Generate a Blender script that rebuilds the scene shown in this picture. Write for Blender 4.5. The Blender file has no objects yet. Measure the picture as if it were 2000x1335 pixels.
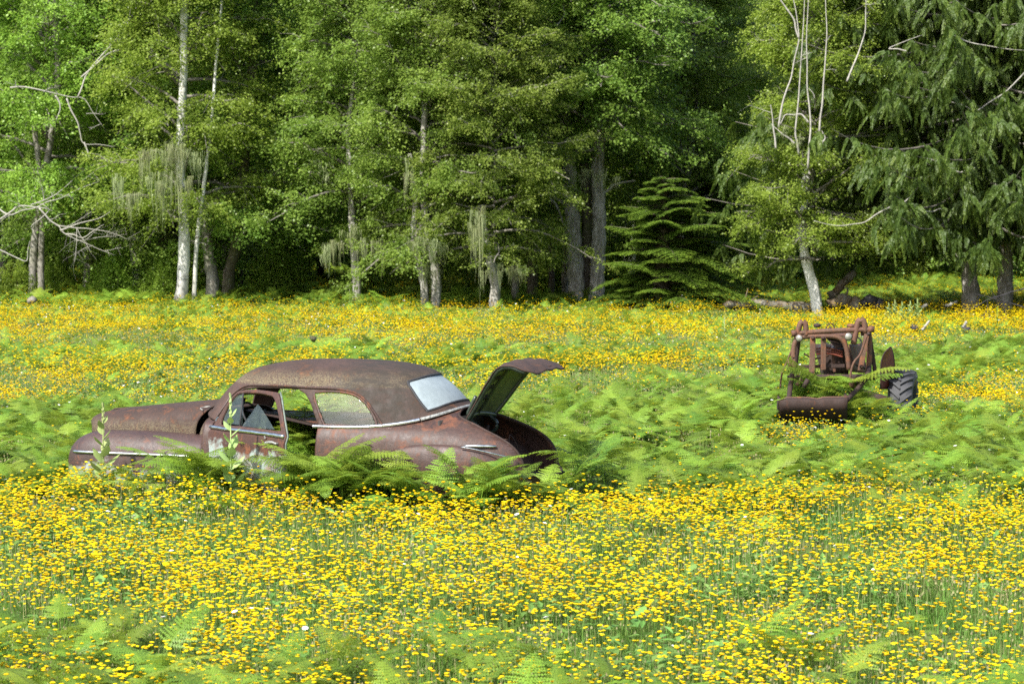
import bpy, bmesh, math, random
import numpy as np
from mathutils import Vector, Matrix
from mathutils.geometry import delaunay_2d_cdt
R = math.radians
scene = bpy.context.scene
COL = scene.collection
rng = np.random.default_rng(7)
random.seed(7)

# ---------------------------------------------------------------- camera, sky, sun, exposure
CAMH, HOR, FPX = 3.3, 400.0, 5000.0
cd = bpy.data.cameras.new("camera"); cam = bpy.data.objects.new("camera", cd); COL.objects.link(cam)
cam.location = (0, 0, CAMH); cam.rotation_euler = (R(90), 0, 0)
cd.sensor_width = 36; cd.lens = 90; cd.shift_y = -(667.5 - HOR) / 2000.0
cd.clip_start = 0.5; cd.clip_end = 3000
cd.dof.use_dof = True; cd.dof.focus_distance = 27.0; cd.dof.aperture_fstop = 5.0
scene.camera = cam
SUN_ROT, SUN_EL = Vector((-0.46, -0.60, 0)), R(48)
sd = Vector((SUN_ROT.x, SUN_ROT.y, 0)).normalized() * math.cos(SUN_EL) + Vector((0, 0, math.sin(SUN_EL)))
w = bpy.data.worlds.new("World"); scene.world = w; w.use_nodes = True
nt = w.node_tree; sky = nt.nodes.new("ShaderNodeTexSky"); sky.sky_type = 'NISHITA'; sky.sun_disc = False
sky.sun_elevation = SUN_EL; sky.sun_rotation = math.atan2(sd.x, sd.y); sky.dust_density = 2.5; sky.air_density = 1.0
bg = nt.nodes["Background"]; bg.inputs[1].default_value = 0.15
nt.links.new(sky.outputs[0], bg.inputs[0])
sl = bpy.data.lights.new("sun", 'SUN'); sl.energy = 4.6; sl.angle = R(0.5); sl.color = (1, 0.965, 0.90)
so = bpy.data.objects.new("sun", sl); COL.objects.link(so); so.rotation_euler = sd.to_track_quat('Z', 'Y').to_euler(); so.location = (-20, -10, 40)
scene.view_settings.view_transform = 'Standard'; scene.view_settings.look = 'None'
scene.view_settings.exposure = 0.92; scene.view_settings.gamma = 1
scene.cycles.max_bounces = 7; scene.cycles.diffuse_bounces = 4; scene.cycles.glossy_bounces = 3
scene.cycles.transmission_bounces = 6; scene.cycles.transparent_max_bounces = 8
scene.cycles.use_denoising = False
scene.cycles.sample_clamp_indirect = 6

def P(px, py, Y):
    """point seen at photograph pixel (px, py) when it lies Y metres away"""
    return Vector(((px - 1000) / FPX * Y, Y, CAMH - (py - HOR) / FPX * Y))

# ---------------------------------------------------------------- helpers
def mk(name, V, F, mat=None, parent=None, smooth=True, attr=None):
    """V (N,3); F an int array (M,k) or a list of such arrays -> ONE mesh object"""
    V = np.asarray(V, dtype=np.float32).reshape(-1, 3)
    Fs = F if isinstance(F, list) else [F]
    Fs = [np.asarray(f, dtype=np.int32) for f in Fs if len(f)]
    me = bpy.data.meshes.new(name)
    me.vertices.add(len(V)); me.vertices.foreach_set("co", V.ravel())
    loops = np.concatenate([f.ravel() for f in Fs]); tot = np.concatenate([np.full(len(f), f.shape[1]) for f in Fs])
    st = np.concatenate([[0], np.cumsum(tot)[:-1]])
    me.loops.add(len(loops)); me.loops.foreach_set("vertex_index", loops.astype(np.int32))
    me.polygons.add(len(tot)); me.polygons.foreach_set("loop_start", st.astype(np.int32))
    me.polygons.foreach_set("loop_total", tot.astype(np.int32))
    me.polygons.foreach_set("use_smooth", np.full(len(tot), bool(smooth)))
    if attr is not None:
        a = me.attributes.new("rnd", 'FLOAT', 'POINT'); a.data.foreach_set("value", np.asarray(attr, dtype=np.float32))
    me.update(calc_edges=True)
    if mat: me.materials.append(mat)
    o = bpy.data.objects.new(name, me)
    COL.objects.link(o)
    if parent: o.parent = parent
    return o
def meta(o, label=None, cat=None, group=None, kind=None):
    if label: o["label"] = label
    if cat: o["category"] = cat
    if group: o["group"] = group
    if kind: o["kind"] = kind
    return o
def empty(name, loc=(0, 0, 0), label=None, cat=None, group=None, rz=0):
    o = bpy.data.objects.new(name, None); COL.objects.link(o); o.location = loc; o.rotation_euler = (0, 0, rz)
    o.empty_display_size = 0.2
    return meta(o, label, cat, group)
class MB:
    def __init__(s): s.V = []; s.F4 = []; s.F3 = []; s.A = []; s.n = 0
    def add(s, V, F, a=None):
        V = np.asarray(V, dtype=np.float32).reshape(-1, 3); F = np.asarray(F, dtype=np.int64)
        if len(F): (s.F4 if F.shape[1] == 4 else s.F3).append(F + s.n)
        s.V.append(V); s.n += len(V)
        s.A.append(np.full(len(V), 0.5 if a is None else a) if np.ndim(a) == 0 else np.asarray(a))
    def tube(s, pts, rad, seg=8, cap=True, a=None):
        pts = np.asarray([list(p) for p in pts], dtype=float); n = len(pts)
        rad = np.full(n, rad) if np.ndim(rad) == 0 else np.asarray(rad, dtype=float)
        T = np.gradient(pts, axis=0); T /= (np.linalg.norm(T, axis=1, keepdims=True) + 1e-9)
        ref = np.array([0, 0, 1.0]) if abs(T[:, 2]).mean() < .8 else np.array([1.0, 0, 0])
        A = np.cross(T, ref); A /= (np.linalg.norm(A, axis=1, keepdims=True) + 1e-9); B = np.cross(T, A)
        th = np.arange(seg) * 2 * math.pi / seg
        V = pts[:, None] + rad[:, None, None] * (np.cos(th)[None, :, None] * A[:, None] + np.sin(th)[None, :, None] * B[:, None])
        i = np.arange(n - 1)[:, None] * seg; j = np.arange(seg)[None]; j2 = (j + 1) % seg
        F = np.stack([i + j, i + j2, i + seg + j2, i + seg + j], -1).reshape(-1, 4)
        V = V.reshape(-1, 3)
        if cap:
            V = np.vstack([V, pts[0], pts[-1]]); k = n * seg
            T3 = [[k, (q + 1) % seg, q] for q in range(seg)] + [[k + 1, (n - 1) * seg + q, (n - 1) * seg + (q + 1) % seg] for q in range(seg)]
            s.F3.append(np.array(T3) + s.n)
        s.F4.append(F + s.n); s.V.append(V); s.n += len(V); s.A.append(np.full(len(V), .5 if a is None else a))
    def box(s, c, size, M=None):
        x, y, z = [d / 2 for d in size]
        V = np.array([[i, j, k] for i in (-x, x) for j in (-y, y) for k in (-z, z)], dtype=float)
        if M is not None: V = V @ np.array(M).T
        V += np.array(list(c))
        s.add(V, [[0, 1, 3, 2], [4, 6, 7, 5], [0, 4, 5, 1], [2, 3, 7, 6], [0, 2, 6, 4], [1, 5, 7, 3]])
    def lathe(s, prof, c, axis=(0, 0, 1), seg=24):
        """prof: (r, h) pairs turned about axis through c"""
        ax = Vector(axis).normalized(); q = ax.to_track_quat('Z', 'Y').to_matrix()
        th = np.arange(seg) * 2 * math.pi / seg; pr = np.array(prof, dtype=float)
        V = np.stack([pr[:, None, 0] * np.cos(th), pr[:, None, 0] * np.sin(th), np.repeat(pr[:, 1:2], seg, 1)], -1).reshape(-1, 3)
        V = V @ np.array(q).T + np.array(list(c)); n = len(pr)
        i = np.arange(n - 1)[:, None] * seg; j = np.arange(seg)[None]; j2 = (j + 1) % seg
        s.add(V, np.stack([i + j, i + j2, i + seg + j2, i + seg + j], -1).reshape(-1, 4))
    def grid(s, G):
        G = np.asarray(G, dtype=float); a, b = G.shape[:2]
        i = np.arange(a - 1)[:, None] * b; j = np.arange(b - 1)[None]
        s.add(G.reshape(-1, 3), np.stack([i + j, i + j + 1, i + b + j + 1, i + b + j], -1).reshape(-1, 4))
    def build(s, name, mat, parent=None, smooth=True, bevel=0, solid=0, attr=False):
        V = np.vstack(s.V); F = []
        if s.F4: F.append(np.vstack(s.F4))
        if s.F3: F.append(np.vstack(s.F3))
        o = mk(name, V, F, mat, parent, smooth, np.concatenate(s.A) if attr else None)
        if solid:
            m = o.modifiers.new("s", 'SOLIDIFY'); m.thickness = solid; m.offset = 0
        if bevel:
            m = o.modifiers.new("b", 'BEVEL'); m.width = bevel; m.segments = 2; m.limit_method = 'ANGLE'
        return o
def smooth_path(pts, n=24):
    """Catmull-Rom through the points"""
    p = np.array([list(q) for q in pts], dtype=float); m = len(p)
    if m < 3:
        t = np.linspace(0, 1, n)[:, None]; return p[0] * (1 - t) + p[-1] * t
    e = np.vstack([2 * p[0] - p[1], p, 2 * p[-1] - p[-2]]); t = np.linspace(0, m - 1, n); i = np.minimum(t.astype(int), m - 2); f = (t - i)[:, None]
    a, b, c, d = e[i], e[i + 1], e[i + 2], e[i + 3]
    return .5 * ((2 * b) + (-a + c) * f + (2 * a - 5 * b + 4 * c - d) * f ** 2 + (-a + 3 * b - 3 * c + d) * f ** 3)

# ---------------------------------------------------------------- materials
class NT:
    def __init__(s, name):
        s.m = bpy.data.materials.new(name); s.m.use_nodes = True; s.t = s.m.node_tree; s.t.nodes.clear()
        s.out = s.n("ShaderNodeOutputMaterial")
    def n(s, t, **k):
        x = s.t.nodes.new(t)
        for a, b in k.items(): setattr(x, a, b)
        return x
    def l(s, a, b): s.t.links.new(a, b)
    def noise(s, vec, scale, detail=6, rough=.6, dist=0):
        x = s.n("ShaderNodeTexNoise"); x.inputs['Scale'].default_value = scale; x.inputs['Detail'].default_value = detail
        x.inputs['Roughness'].default_value = rough; x.inputs['Distortion'].default_value = dist
        if vec is not None: s.l(vec, x.inputs['Vector'])
        return x.outputs['Fac']
    def ramp(s, fac, stops, interp='LINEAR'):
        x = s.n("ShaderNodeValToRGB"); x.color_ramp.interpolation = interp; el = x.color_ramp.elements
        while len(el) < len(stops): el.new(0.5)
        for e, (p, c) in zip(el, stops):
            e.position = p; e.color = tuple(c) + (1,) if np.ndim(c) else (c, c, c, 1)
        s.l(fac, x.inputs[0]); return x.outputs[0]
    def mix(s, f, a, b, mode='MIX'):
        x = s.n("ShaderNodeMix", data_type='RGBA', blend_type=mode)
        for sock, v, isf in ((x.inputs[0], f, 1), (x.inputs[6], a, 0), (x.inputs[7], b, 0)):
            if hasattr(v, 'links'): s.l(v, sock)
            elif isf: sock.default_value = v
            elif np.ndim(v): sock.default_value = tuple(v) + (1,)
            else: sock.default_value = (v, v, v, 1)
        return x.outputs[2]
    def math(s, op, a, b=0.5, c=None, clamp=False):
        x = s.n("ShaderNodeMath", operation=op, use_clamp=clamp)
        for i, v in enumerate((a, b) if c is None else (a, b, c)):
            if hasattr(v, 'links'): s.l(v, x.inputs[i])
            else: x.inputs[i].default_value = v
        return x.outputs[0]
    def bump(s, h, strength=.3, dist=.01):
        x = s.n("ShaderNodeBump"); x.inputs['Strength'].default_value = strength; x.inputs['Distance'].default_value = dist
        s.l(h, x.inputs['Height']); return x.outputs[0]
    def principled(s, col, rough=.7, metal=0, spec=.5, normal=None):
        x = s.n("ShaderNodeBsdfPrincipled")
        for sock, v in ((x.inputs['Base Color'], col), (x.inputs['Roughness'], rough), (x.inputs['Metallic'], metal), (x.inputs['Specular IOR Level'], spec)):
            if hasattr(v, 'links'): s.l(v, sock)
            elif np.ndim(v): sock.default_value = tuple(v) + (1,)
            else: sock.default_value = v
        if normal is not None: s.l(normal, x.inputs['Normal'])
        return x
    def done(s, sh): s.l(sh, s.out.inputs[0]); return s.m
    def obj(s): return s.n("ShaderNodeTexCoord").outputs['Object']
    def pos(s): return s.n("ShaderNodeNewGeometry").outputs['Position']
    def attr(s, name='rnd'): return s.n("ShaderNodeAttribute", attribute_name=name).outputs['Fac']
    def stretch(s, vec, sc):
        x = s.n("ShaderNodeMapping"); x.inputs['Scale'].default_value = sc; s.l(vec, x.inputs[0]); return x.outputs[0]

def mat_leaf(name, c0, c1, c2, trans=.35, rough=.5, spec=.35, patch=.6, tcol=None, hue_by_pos=True):
    """foliage: leaf colour varies from leaf to leaf and from plant to plant; part of the light passes through"""
    k = NT(name); r = k.attr()
    col = k.ramp(r, [(0, c0), (.5, c1), (1, c2)])
    oi = k.n("ShaderNodeObjectInfo").outputs['Random']
    if hue_by_pos:
        big = k.noise(k.pos(), patch, 3)
        col = k.mix(k.math('MULTIPLY', k.ramp(big, [(.35, 0.0), (.65, 1.0)]), .45), col, c0)
    v = k.n("ShaderNodeHueSaturation"); k.l(col, v.inputs['Color'])
    k.l(k.math('MULTIPLY_ADD', oi, .035, .4825), v.inputs['Hue']); k.l(k.math('MULTIPLY_ADD', oi, .35, .85), v.inputs['Value'])
    col = v.outputs[0]
    p = k.principled(col, rough, 0, spec)
    t = k.n("ShaderNodeBsdfTranslucent"); k.l(k.mix(.5, col, tcol or c2), t.inputs[0])
    m = k.n("ShaderNodeMixShader"); m.inputs[0].default_value = trans
    k.l(p.outputs[0], m.inputs[1]); k.l(t.outputs[0], m.inputs[2])
    return k.done(m.outputs[0])
def mat_rust(name, base, dark, orange, amt=.5, lichen=0.0, rough=.75, paint=None, paint_z=None, streak=True, spec=.35, lz=None, stain=False):
    k = NT(name); o = k.obj()
    n1 = k.noise(o, 2.2, 8, .62); n2 = k.noise(o, 9, 8, .7, .4); n3 = k.noise(o, 60, 5, .7)
    col = k.mix(k.ramp(n1, [(.35, 0.), (.68, 1.)]), base, dark)
    col = k.mix(k.ramp(k.math('ADD', k.math('MULTIPLY', n1, .5), k.math('MULTIPLY', n2, .5)), [(.60 - .12 * amt, 0.), (.70 - .12 * amt, 1.)]), col, orange)
    if streak:
        st = k.noise(k.stretch(o, (16, 16, 1.2)), 1.6, 6, .7)
        col = k.mix(k.math('MULTIPLY', k.ramp(st, [(.46, 0.), (.66, 1.)]), .65), col, dark)
        st2 = k.noise(k.stretch(o, (11, 11, 1.0)), 2.3, 7, .75)
        col = k.mix(k.math('MULTIPLY', k.ramp(st2, [(.56, 0.), (.68, 1.)]), .5), col, orange)
    col = k.mix(k.ramp(n3, [(.3, .5), (.7, 0.)]), col, dark)
    if lichen:
        sp = k.noise(o, 75, 4, .75); md = k.noise(o, 3.0, 5, .6)
        f = k.math('MULTIPLY', k.ramp(sp, [(.52, 0.), (.60, 1.)]), k.ramp(md, [(.45, 0.), (.6, 1.)]))
        if lz:
            zq = k.n('ShaderNodeSeparateXYZ'); k.l(o, zq.inputs[0]); zn = k.math('MULTIPLY_ADD', k.math('SUBTRACT', n1, .5), .12, zq.outputs[2])
            f = k.math('MULTIPLY', k.ramp(sp, [(.46, 0.), (.56, 1.)]), k.ramp(k.math('DIVIDE', k.math('SUBTRACT', zn, lz[0]), lz[1] - lz[0]), [(0, .0), (.12, 1.), (.5, .8), (1., .03)]))
        col = k.mix(k.math('MULTIPLY', f, lichen), col, (.19, .16, .085))
    if stain:
        xq = k.n('ShaderNodeSeparateXYZ'); k.l(o, xq.inputs[0]); xn = k.math('MULTIPLY_ADD', k.math('SUBTRACT', n2, .5), .9, xq.outputs[0])
        f = k.ramp(k.math('MULTIPLY_ADD', xn, -1.0, -.55, clamp=True), [(.0, 0.), (.3, .95), (.8, .9), (1., .3)])
        col = k.mix(k.math('MULTIPLY', f, k.ramp(k.noise(k.stretch(o, (2.5, 9, 9)), 1.7, 7, .7), [(.36, .25), (.56, 1.)])), col, (.030, .024, .018))
    if paint is not None:
        z = k.n("ShaderNodeSeparateXYZ"); k.l(o, z.inputs[0])
        zz = k.math('ADD', z.outputs[2], k.math('MULTIPLY', k.math('SUBTRACT', n1, .5), .5))
        zz = k.math('ADD', zz, k.math('MULTIPLY', k.math('SUBTRACT', n2, .5), .35))
        f = k.math('SUBTRACT', 1.0, k.ramp(k.math('DIVIDE', zz, paint_z * 2), [(.46, 0.), (.52, 1.)]))
        col = k.mix(f, col, k.mix(k.ramp(n2, [(.4, 0.), (.7, .8)]), paint, orange))
    bp = k.bump(k.math('ADD', k.math('MULTIPLY', n3, .6), k.math('MULTIPLY_ADD', n1, 2.5, n2)), .45, .010)
    p = k.principled(col, k.ramp(n2, [(.3, rough - .15), (.7, min(1, rough + .15))]), 0, spec, bp)
    return k.done(p.outputs[0])
def mat_bark(name, c0, c1, moss=(.10, .12, .03), mossf=.4, white=None, zscale=.35):
    k = NT(name); o = k.obj()
    n1 = k.noise(k.stretch(o, (1, 1, zscale)), 7, 8, .7, .5); n2 = k.noise(o, 1.3, 5, .6); n3 = k.noise(o, 26, 5, .7)
    col = k.mix(k.ramp(n1, [(.4, 0.), (.62, 1.)]), c0, c1)
    if white is not None:
        band = k.noise(k.stretch(o, (1, 1, 5)), 2.5, 6, .75)
        z = k.n("ShaderNodeSeparateXYZ"); k.l(o, z.inputs[0])
        f = k.math('MULTIPLY', k.ramp(band, [(.36, 0.), (.44, 1.)]), k.ramp(k.math('ADD', k.math('MULTIPLY', z.outputs[2], 3.0 if mossf < .2 else .35), n1), [(.55, 0.15), (.95, 1.)]))
        col = k.mix(f, col, white)
    else:
        col = k.mix(k.ramp(n3, [(.58, 0.), (.66, .8)]), col, (.42, .42, .38))
    col = k.mix(k.math('MULTIPLY', k.ramp(n2, [(.42, 0.), (.62, 1.)]), mossf), col, moss)
    return k.done(k.principled(col, .9, 0, .2, k.bump(n1, .8, .03)).outputs[0])
def mat_plain(name, c, rough=.6, metal=0, spec=.5, var=.3, scale=12, bump=.2):
    k = NT(name); o = k.obj(); n = k.noise(o, scale, 6, .65)
    col = k.mix(k.ramp(n, [(.3, 0.), (.7, 1.)]), tuple(x * (1 - var) for x in c), tuple(min(1, x * (1 + var)) for x in c))
    return k.done(k.principled(col, k.math('MULTIPLY_ADD', n, .3, rough - .15, clamp=True), metal, spec, k.bump(n, bump, .004)).outputs[0])

M = {}
M['fern'] = mat_leaf('fern', (.075, .15, .018), (.195, .305, .030), (.34, .455, .055), .38, .5, .35, .28, tcol=(.42, .51, .055))
M['leaf'] = mat_leaf('alder_leaf', (.11, .185, .032), (.215, .31, .050), (.34, .44, .085), .48, .42, .45, .5, tcol=(.26, .40, .05))
M['leaf_birch'] = mat_leaf('birch_leaf', (.14, .22, .032), (.25, .365, .050), (.38, .49, .085), .48, .42, .45, .5, tcol=(.32, .46, .05))
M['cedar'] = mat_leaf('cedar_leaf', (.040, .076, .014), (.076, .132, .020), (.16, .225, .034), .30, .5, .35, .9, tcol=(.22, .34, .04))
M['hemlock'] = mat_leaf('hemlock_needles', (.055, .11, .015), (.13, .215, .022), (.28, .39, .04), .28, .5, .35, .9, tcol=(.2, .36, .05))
M['petal'] = mat_leaf('yellow_petals', (.68, .46, .003), (.71, .51, .004), (.72, .55, .006), .22, .6, .15, .6, tcol=(.75, .56, .01), hue_by_pos=False)
M['white_petal'] = mat_plain('white_petals', (.82, .82, .80), .6, var=.05)
M['grass'] = mat_leaf('grass_blades', (.075, .16, .020), (.165, .29, .045), (.38, .31, .17), .3, .6, .25, .8, tcol=(.3, .38, .08))
M['weed'] = mat_leaf('broad_weed_leaf', (.10, .19, .04), (.16, .28, .06), (.23, .36, .09), .3, .6, .25, .8, tcol=(.3, .45, .1))
M['lichen'] = mat_leaf('hanging_lichen', (.20, .235, .10), (.29, .325, .16), (.38, .41, .23), .4, .9, .1, .9, tcol=(.5, .5, .3))
M['rust'] = mat_rust('rusted_bodywork', (.072, .040, .031), (.030, .019, .015), (.17, .062, .026), .45, .6, lz=(.80, .98))
M['rust_side'] = mat_rust('rusted_flanks', (.074, .037, .029), (.031, .018, .014), (.165, .056, .023), .8, .10, .58, spec=.5)
M['rust_roof'] = mat_rust('rusted_roof', (.082, .047, .038), (.034, .022, .017), (.15, .060, .026), .3, .75, lz=(1.37, 1.56), stain=True)
M['rust_paint'] = mat_rust('rust_over_pale_paint', (.08, .038, .030), (.042, .022, .018), (.21, .075, .033), .6, .15, .6, paint=(.27, .34, .32), paint_z=.74)
M['rust_low'] = mat_rust('rust_over_pale_fender_paint', (.070, .038, .033), (.034, .021, .018), (.19, .066, .030), .45, .15, .52, paint=(.26, .32, .29), paint_z=.49, spec=.5)
M['rust_dark'] = mat_rust('dark_rust', (.055, .030, .024), (.025, .016, .013), (.13, .05, .025), .4, 0, .8)
M['rust_tube'] = mat_rust('rusted_steel_tube', (.155, .070, .042), (.065, .036, .026), (.26, .090, .034), .6, .5, .7)
M['rust_red'] = mat_rust('rust_over_red_paint', (.20, .042, .020), (.10, .028, .018), (.25, .075, .026), .6, 0, .6)
M['chrome'] = mat_plain('weathered_chrome', (.62, .64, .62), .25, 1.0, var=.25, scale=30, bump=.1)
M['dull_chrome'] = mat_plain('pitted_chrome', (.34, .34, .31), .5, .6, var=.6, scale=45, bump=.5)
M['lid_inner'] = mat_plain('dark_green_underside', (.022, .032, .024), .35, 0, .6, var=.4)
M['lid_panel'] = mat_plain('olive_inner_panel', (.085, .10, .045), .5, 0, .4, var=.4)
M['black'] = mat_plain('black_rubber', (.022, .022, .024), .75, var=.3)
M['tyre'] = mat_plain('weathered_tyre_rubber', (.040, .041, .045), .7, var=.4, scale=9)
M['dark_in'] = mat_plain('dark_interior', (.03, .027, .024), .85, var=.5)
M['pale_green'] = mat_plain('flaking_pale_green_paint', (.11, .14, .115), .6, var=.5, scale=20)
M['bark'] = mat_bark('grey_alder_bark', (.13, .115, .095), (.30, .28, .25), mossf=.35)
M['bark_pale_lit'] = mat_bark('lit_pale_mottled_alder_bark', (.20, .18, .155), (.46, .44, .40), mossf=.22)  # alder bark lightened, painting in the light that shaded trunks lack
M['bark_white'] = mat_bark('peeling_white_birch_bark', (.14, .12, .10), (.30, .27, .23), mossf=.12, white=(.66, .65, .61), zscale=.6)
M['bark_dark'] = mat_bark('dark_mossy_bark', (.045, .036, .026), (.09, .07, .05), moss=(.07, .085, .02), mossf=.6)
M['bark_birch'] = mat_bark('white_birch_bark', (.10, .085, .07), (.22, .20, .17), mossf=.3, white=(.60, .59, .55))
M['bark_dead'] = mat_plain('bleached_dead_wood', (.30, .285, .25), .85, var=.3, scale=8)
M['bark_twig'] = mat_plain('grey_branch_bark', (.17, .155, .13), .9, var=.35, scale=6)
M['char'] = mat_plain('charred_wood', (.03, .027, .03), .85, var=.5)
def mat_glass(name, tint, opac, rough=.08, dirt=.3):
    k = NT(name); o = k.obj(); n = k.noise(o, 7, 6, .7); n2 = k.noise(k.stretch(o, (1, 12, .8)), 1.4, 4, .6)
    p = k.principled(tint, .9, 0, .0)
    tr = k.n("ShaderNodeBsdfTransparent"); tr.inputs[0].default_value = (.92, .95, .93, 1)
    gl = k.n("ShaderNodeBsdfGlossy"); gl.inputs['Roughness'].default_value = .02
    fr = k.n("ShaderNodeLayerWeight"); fr.inputs[0].default_value = .5
    m0 = k.n("ShaderNodeMixShader"); k.l(k.math('MULTIPLY_ADD', k.math('POWER', fr.outputs[1], 4.0), .6, .05), m0.inputs[0]); k.l(tr.outputs[0], m0.inputs[1]); k.l(gl.outputs[0], m0.inputs[2])
    m = k.n("ShaderNodeMixShader")
    k.l(k.math('ADD', k.math('MULTIPLY', k.ramp(n, [(.4, 0.), (.7, 1.)]), dirt), k.math('MULTIPLY_ADD', n2, dirt, opac - dirt * .5), clamp=True), m.inputs[0])
    k.l(m0.outputs[0], m.inputs[1]); k.l(p.outputs[0], m.inputs[2])
    return k.done(m.outputs[0])
M['glass_back'] = mat_glass('sky_sheen_rear_glass', (.27, .32, .34), .74, .10, .30)  # sky reflection painted in as a pale, mostly opaque tint
M['glass_side'] = mat_glass('dirty_side_glass', (.05, .065, .035), .10, .06, .20)
M['glass_clear'] = mat_glass('thin_broken_glass', (.16, .20, .16), .06, .05, .10)
k = NT('headlamp_glass'); M['lamp'] = k.done(k.principled((.28, .27, .23), .25, .3, .8, k.bump(k.noise(k.obj(), 60, 2), .4, .004)).outputs[0])
k = NT('meadow_soil'); ps = k.pos()
c = k.mix(k.ramp(k.noise(ps, 1.2, 6), [(.35, 0.), (.65, 1.)]), (.09, .13, .03), (.15, .16, .06))
c = k.mix(k.ramp(k.noise(ps, 14, 5), [(.4, 0.), (.7, .7)]), c, (.045, .055, .02))
M['ground'] = k.done(k.principled(c, .95, 0, .1, k.bump(k.noise(ps, 8, 6), .6, .05)).outputs[0])
k = NT('forest_floor'); ps = k.pos()
c = k.mix(k.ramp(k.noise(ps, .8, 7), [(.35, 0.), (.65, 1.)]), (.03, .05, .015), (.06, .085, .02))
M['floor'] = k.done(k.principled(c, .95, 0, .1, k.bump(k.noise(ps, 3, 6), .6, .1)).outputs[0])

# ---------------------------------------------------------------- ground
def gz(x, y):
    x = np.asarray(x, dtype=float); y = np.asarray(y, dtype=float)
    t = np.clip((y - 112) / 170, 0, 1); hill = 46 * t * t * (3 - 2 * t)
    u = .05 * np.sin(x * .9 + 1.3 * np.sin(y * .31)) * np.sin(y * .6 + .7) + .03 * np.sin(x * 2.1 + y * 1.3)
    return hill + u * np.clip((130 - y) / 40, 0, 1)
ys = np.concatenate([np.linspace(-40, 10, 8)[:-1], np.linspace(10, 130, 241)[:-1], np.linspace(130, 320, 60)[:-1], np.linspace(320, 2500, 14)])
xs = np.concatenate([np.linspace(-1500, -60, 14)[:-1], np.linspace(-60, 60, 241)[:-1], np.linspace(60, 1500, 14)])
XX, YY = np.meshgrid(xs, ys)
mb = MB(); mb.grid(np.stack([XX, YY, gz(XX, YY)], -1)); gr = mb.build('ground', M['ground'])
meta(gr, kind='structure')
# ================================================================ THE ABANDONED CAR
CAR_O = (-2.23, 27.8, 0.0); CAR_RZ = R(160)
car = empty('abandoned_car', CAR_O, 'rusted old coupe sunk in the ferns with its boot lid raised and driver door ajar', 'car', rz=CAR_RZ)
_cr, _sr = math.cos(CAR_RZ), math.sin(CAR_RZ)
def c2px(L):
    """car-local points -> photograph pixels (for laying out the outlines)"""
    L = np.asarray(L, dtype=float); X = CAR_O[0] + L[..., 0] * _cr - L[..., 1] * _sr; Y = CAR_O[1] + L[..., 0] * _sr + L[..., 1] * _cr
    return np.stack([1000 + FPX * X / Y, HOR + FPX * (CAMH - L[..., 2]) / Y], -1)
def cr_rows(rows, t):
    """smooth interpolation of table rows, t in 0..1"""
    rows = np.asarray(rows, dtype=float); m = len(rows); x = np.clip(t, 0, 1) * (m - 1); i = np.minimum(x.astype(int), m - 2); f = (x - i)[..., None]
    e = np.vstack([2 * rows[0] - rows[1], rows, 2 * rows[-1] - rows[-2]])
    a, b, c, d = e[i], e[i + 1], e[i + 2], e[i + 3]
    return .5 * ((2 * b) + (-a + c) * f + (2 * a - 5 * b + 4 * c - d) * f ** 2 + (-a + 3 * b - 3 * c + d) * f ** 3)
UC = -.50
#           w     A     uf    ur    liftR liftF nF   nR
GH_ROWS = [(.965, .80, 1.00, -1.90, .20, .13, 4.0, 2.7),
           (1.10, .755, .93, -1.83, .10, .05, 4.0, 2.7),
           (1.24, .695, .85, -1.75, .05, .02, 3.8, 2.7),
           (1.365, .635, .76, -1.66, .01, .0, 3.5, 2.7),
           (1.455, .580, .66, -1.55, .0, .0, 3.2, 2.7),
           (1.54, .47, .50, -1.44, .0, .0, 3.0, 2.6),
           (1.605, .30, .20, -1.20, .0, .0, 2.6, 2.4),
           (1.634, .13, -.15, -.90, .0, .0, 2.3, 2.2),
           (1.64, .0, -.45, -.55, .0, .0, 2.2, 2.2)]
def GH(th, b):
    th, b = np.broadcast_arrays(np.asarray(th, float), np.asarray(b, float)); r8 = cr_rows(GH_ROWS, b)
    c, s = np.cos(th), np.sin(th); n = np.where(c > 0, r8[..., 6], r8[..., 7])
    r = (np.abs(c) ** n + np.abs(s) ** n) ** (-1 / n)
    L = np.where(c > 0, r8[..., 2] - UC, UC - r8[..., 3])
    u = UC + L * r * c; v = np.maximum(r8[..., 1], 0) * r * s
    w = r8[..., 0] + r8[..., 4] * np.clip(-r * c, 0, 1) ** 3 + r8[..., 5] * np.clip(r * c, 0, 1) ** 6 * (1 - np.abs(v) ** 2)
    return np.stack([u, v, w], -1)
BC = -.6; BF = .84
#           w     A     ur    lift
BD_ROWS = [(.24, .80, -2.66, 0), (.34, .86, -2.80, 0), (.50, .885, -2.86, 0), (.62, .890, -2.87, 0), (.72, .885, -2.84, 0), (.80, .875, -2.78, 0),
           (.87, .860, -2.67, .01), (.925, .835, -2.50, .04), (.965, .805, -2.26, .09), (.985, .75, -2.02, .15), (.99, .68, -1.80, .19)]
def BD(s, c):
    s, c = np.broadcast_arrays(np.asarray(s, float), np.asarray(c, float)); q = cr_rows(BD_ROWS, c)
    th = math.pi / 2 + (np.clip(s, .3, .7) - .3) / .4 * math.pi
    co, si = np.cos(th), np.sin(th); n = 3.0
    r = (np.abs(co) ** n + np.abs(si) ** n) ** (-1 / n)
    u = BC + (BC - q[..., 2]) * r * co; v = q[..., 1] * r * si
    fr = np.where(s < .3, (.3 - s) / .3, np.where(s > .7, (s - .7) / .3, 0)); u = u + fr * (BF - BC)
    v = v * (1 - .035 * fr ** 2)
    w_ = q[..., 0] + q[..., 3] * np.clip((BC - u) / (BC - q[..., 2]), 0, 1) ** 3 * (1 - .5 * (v / .9) ** 2)
    return np.stack([u, v, w_], -1)
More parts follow.
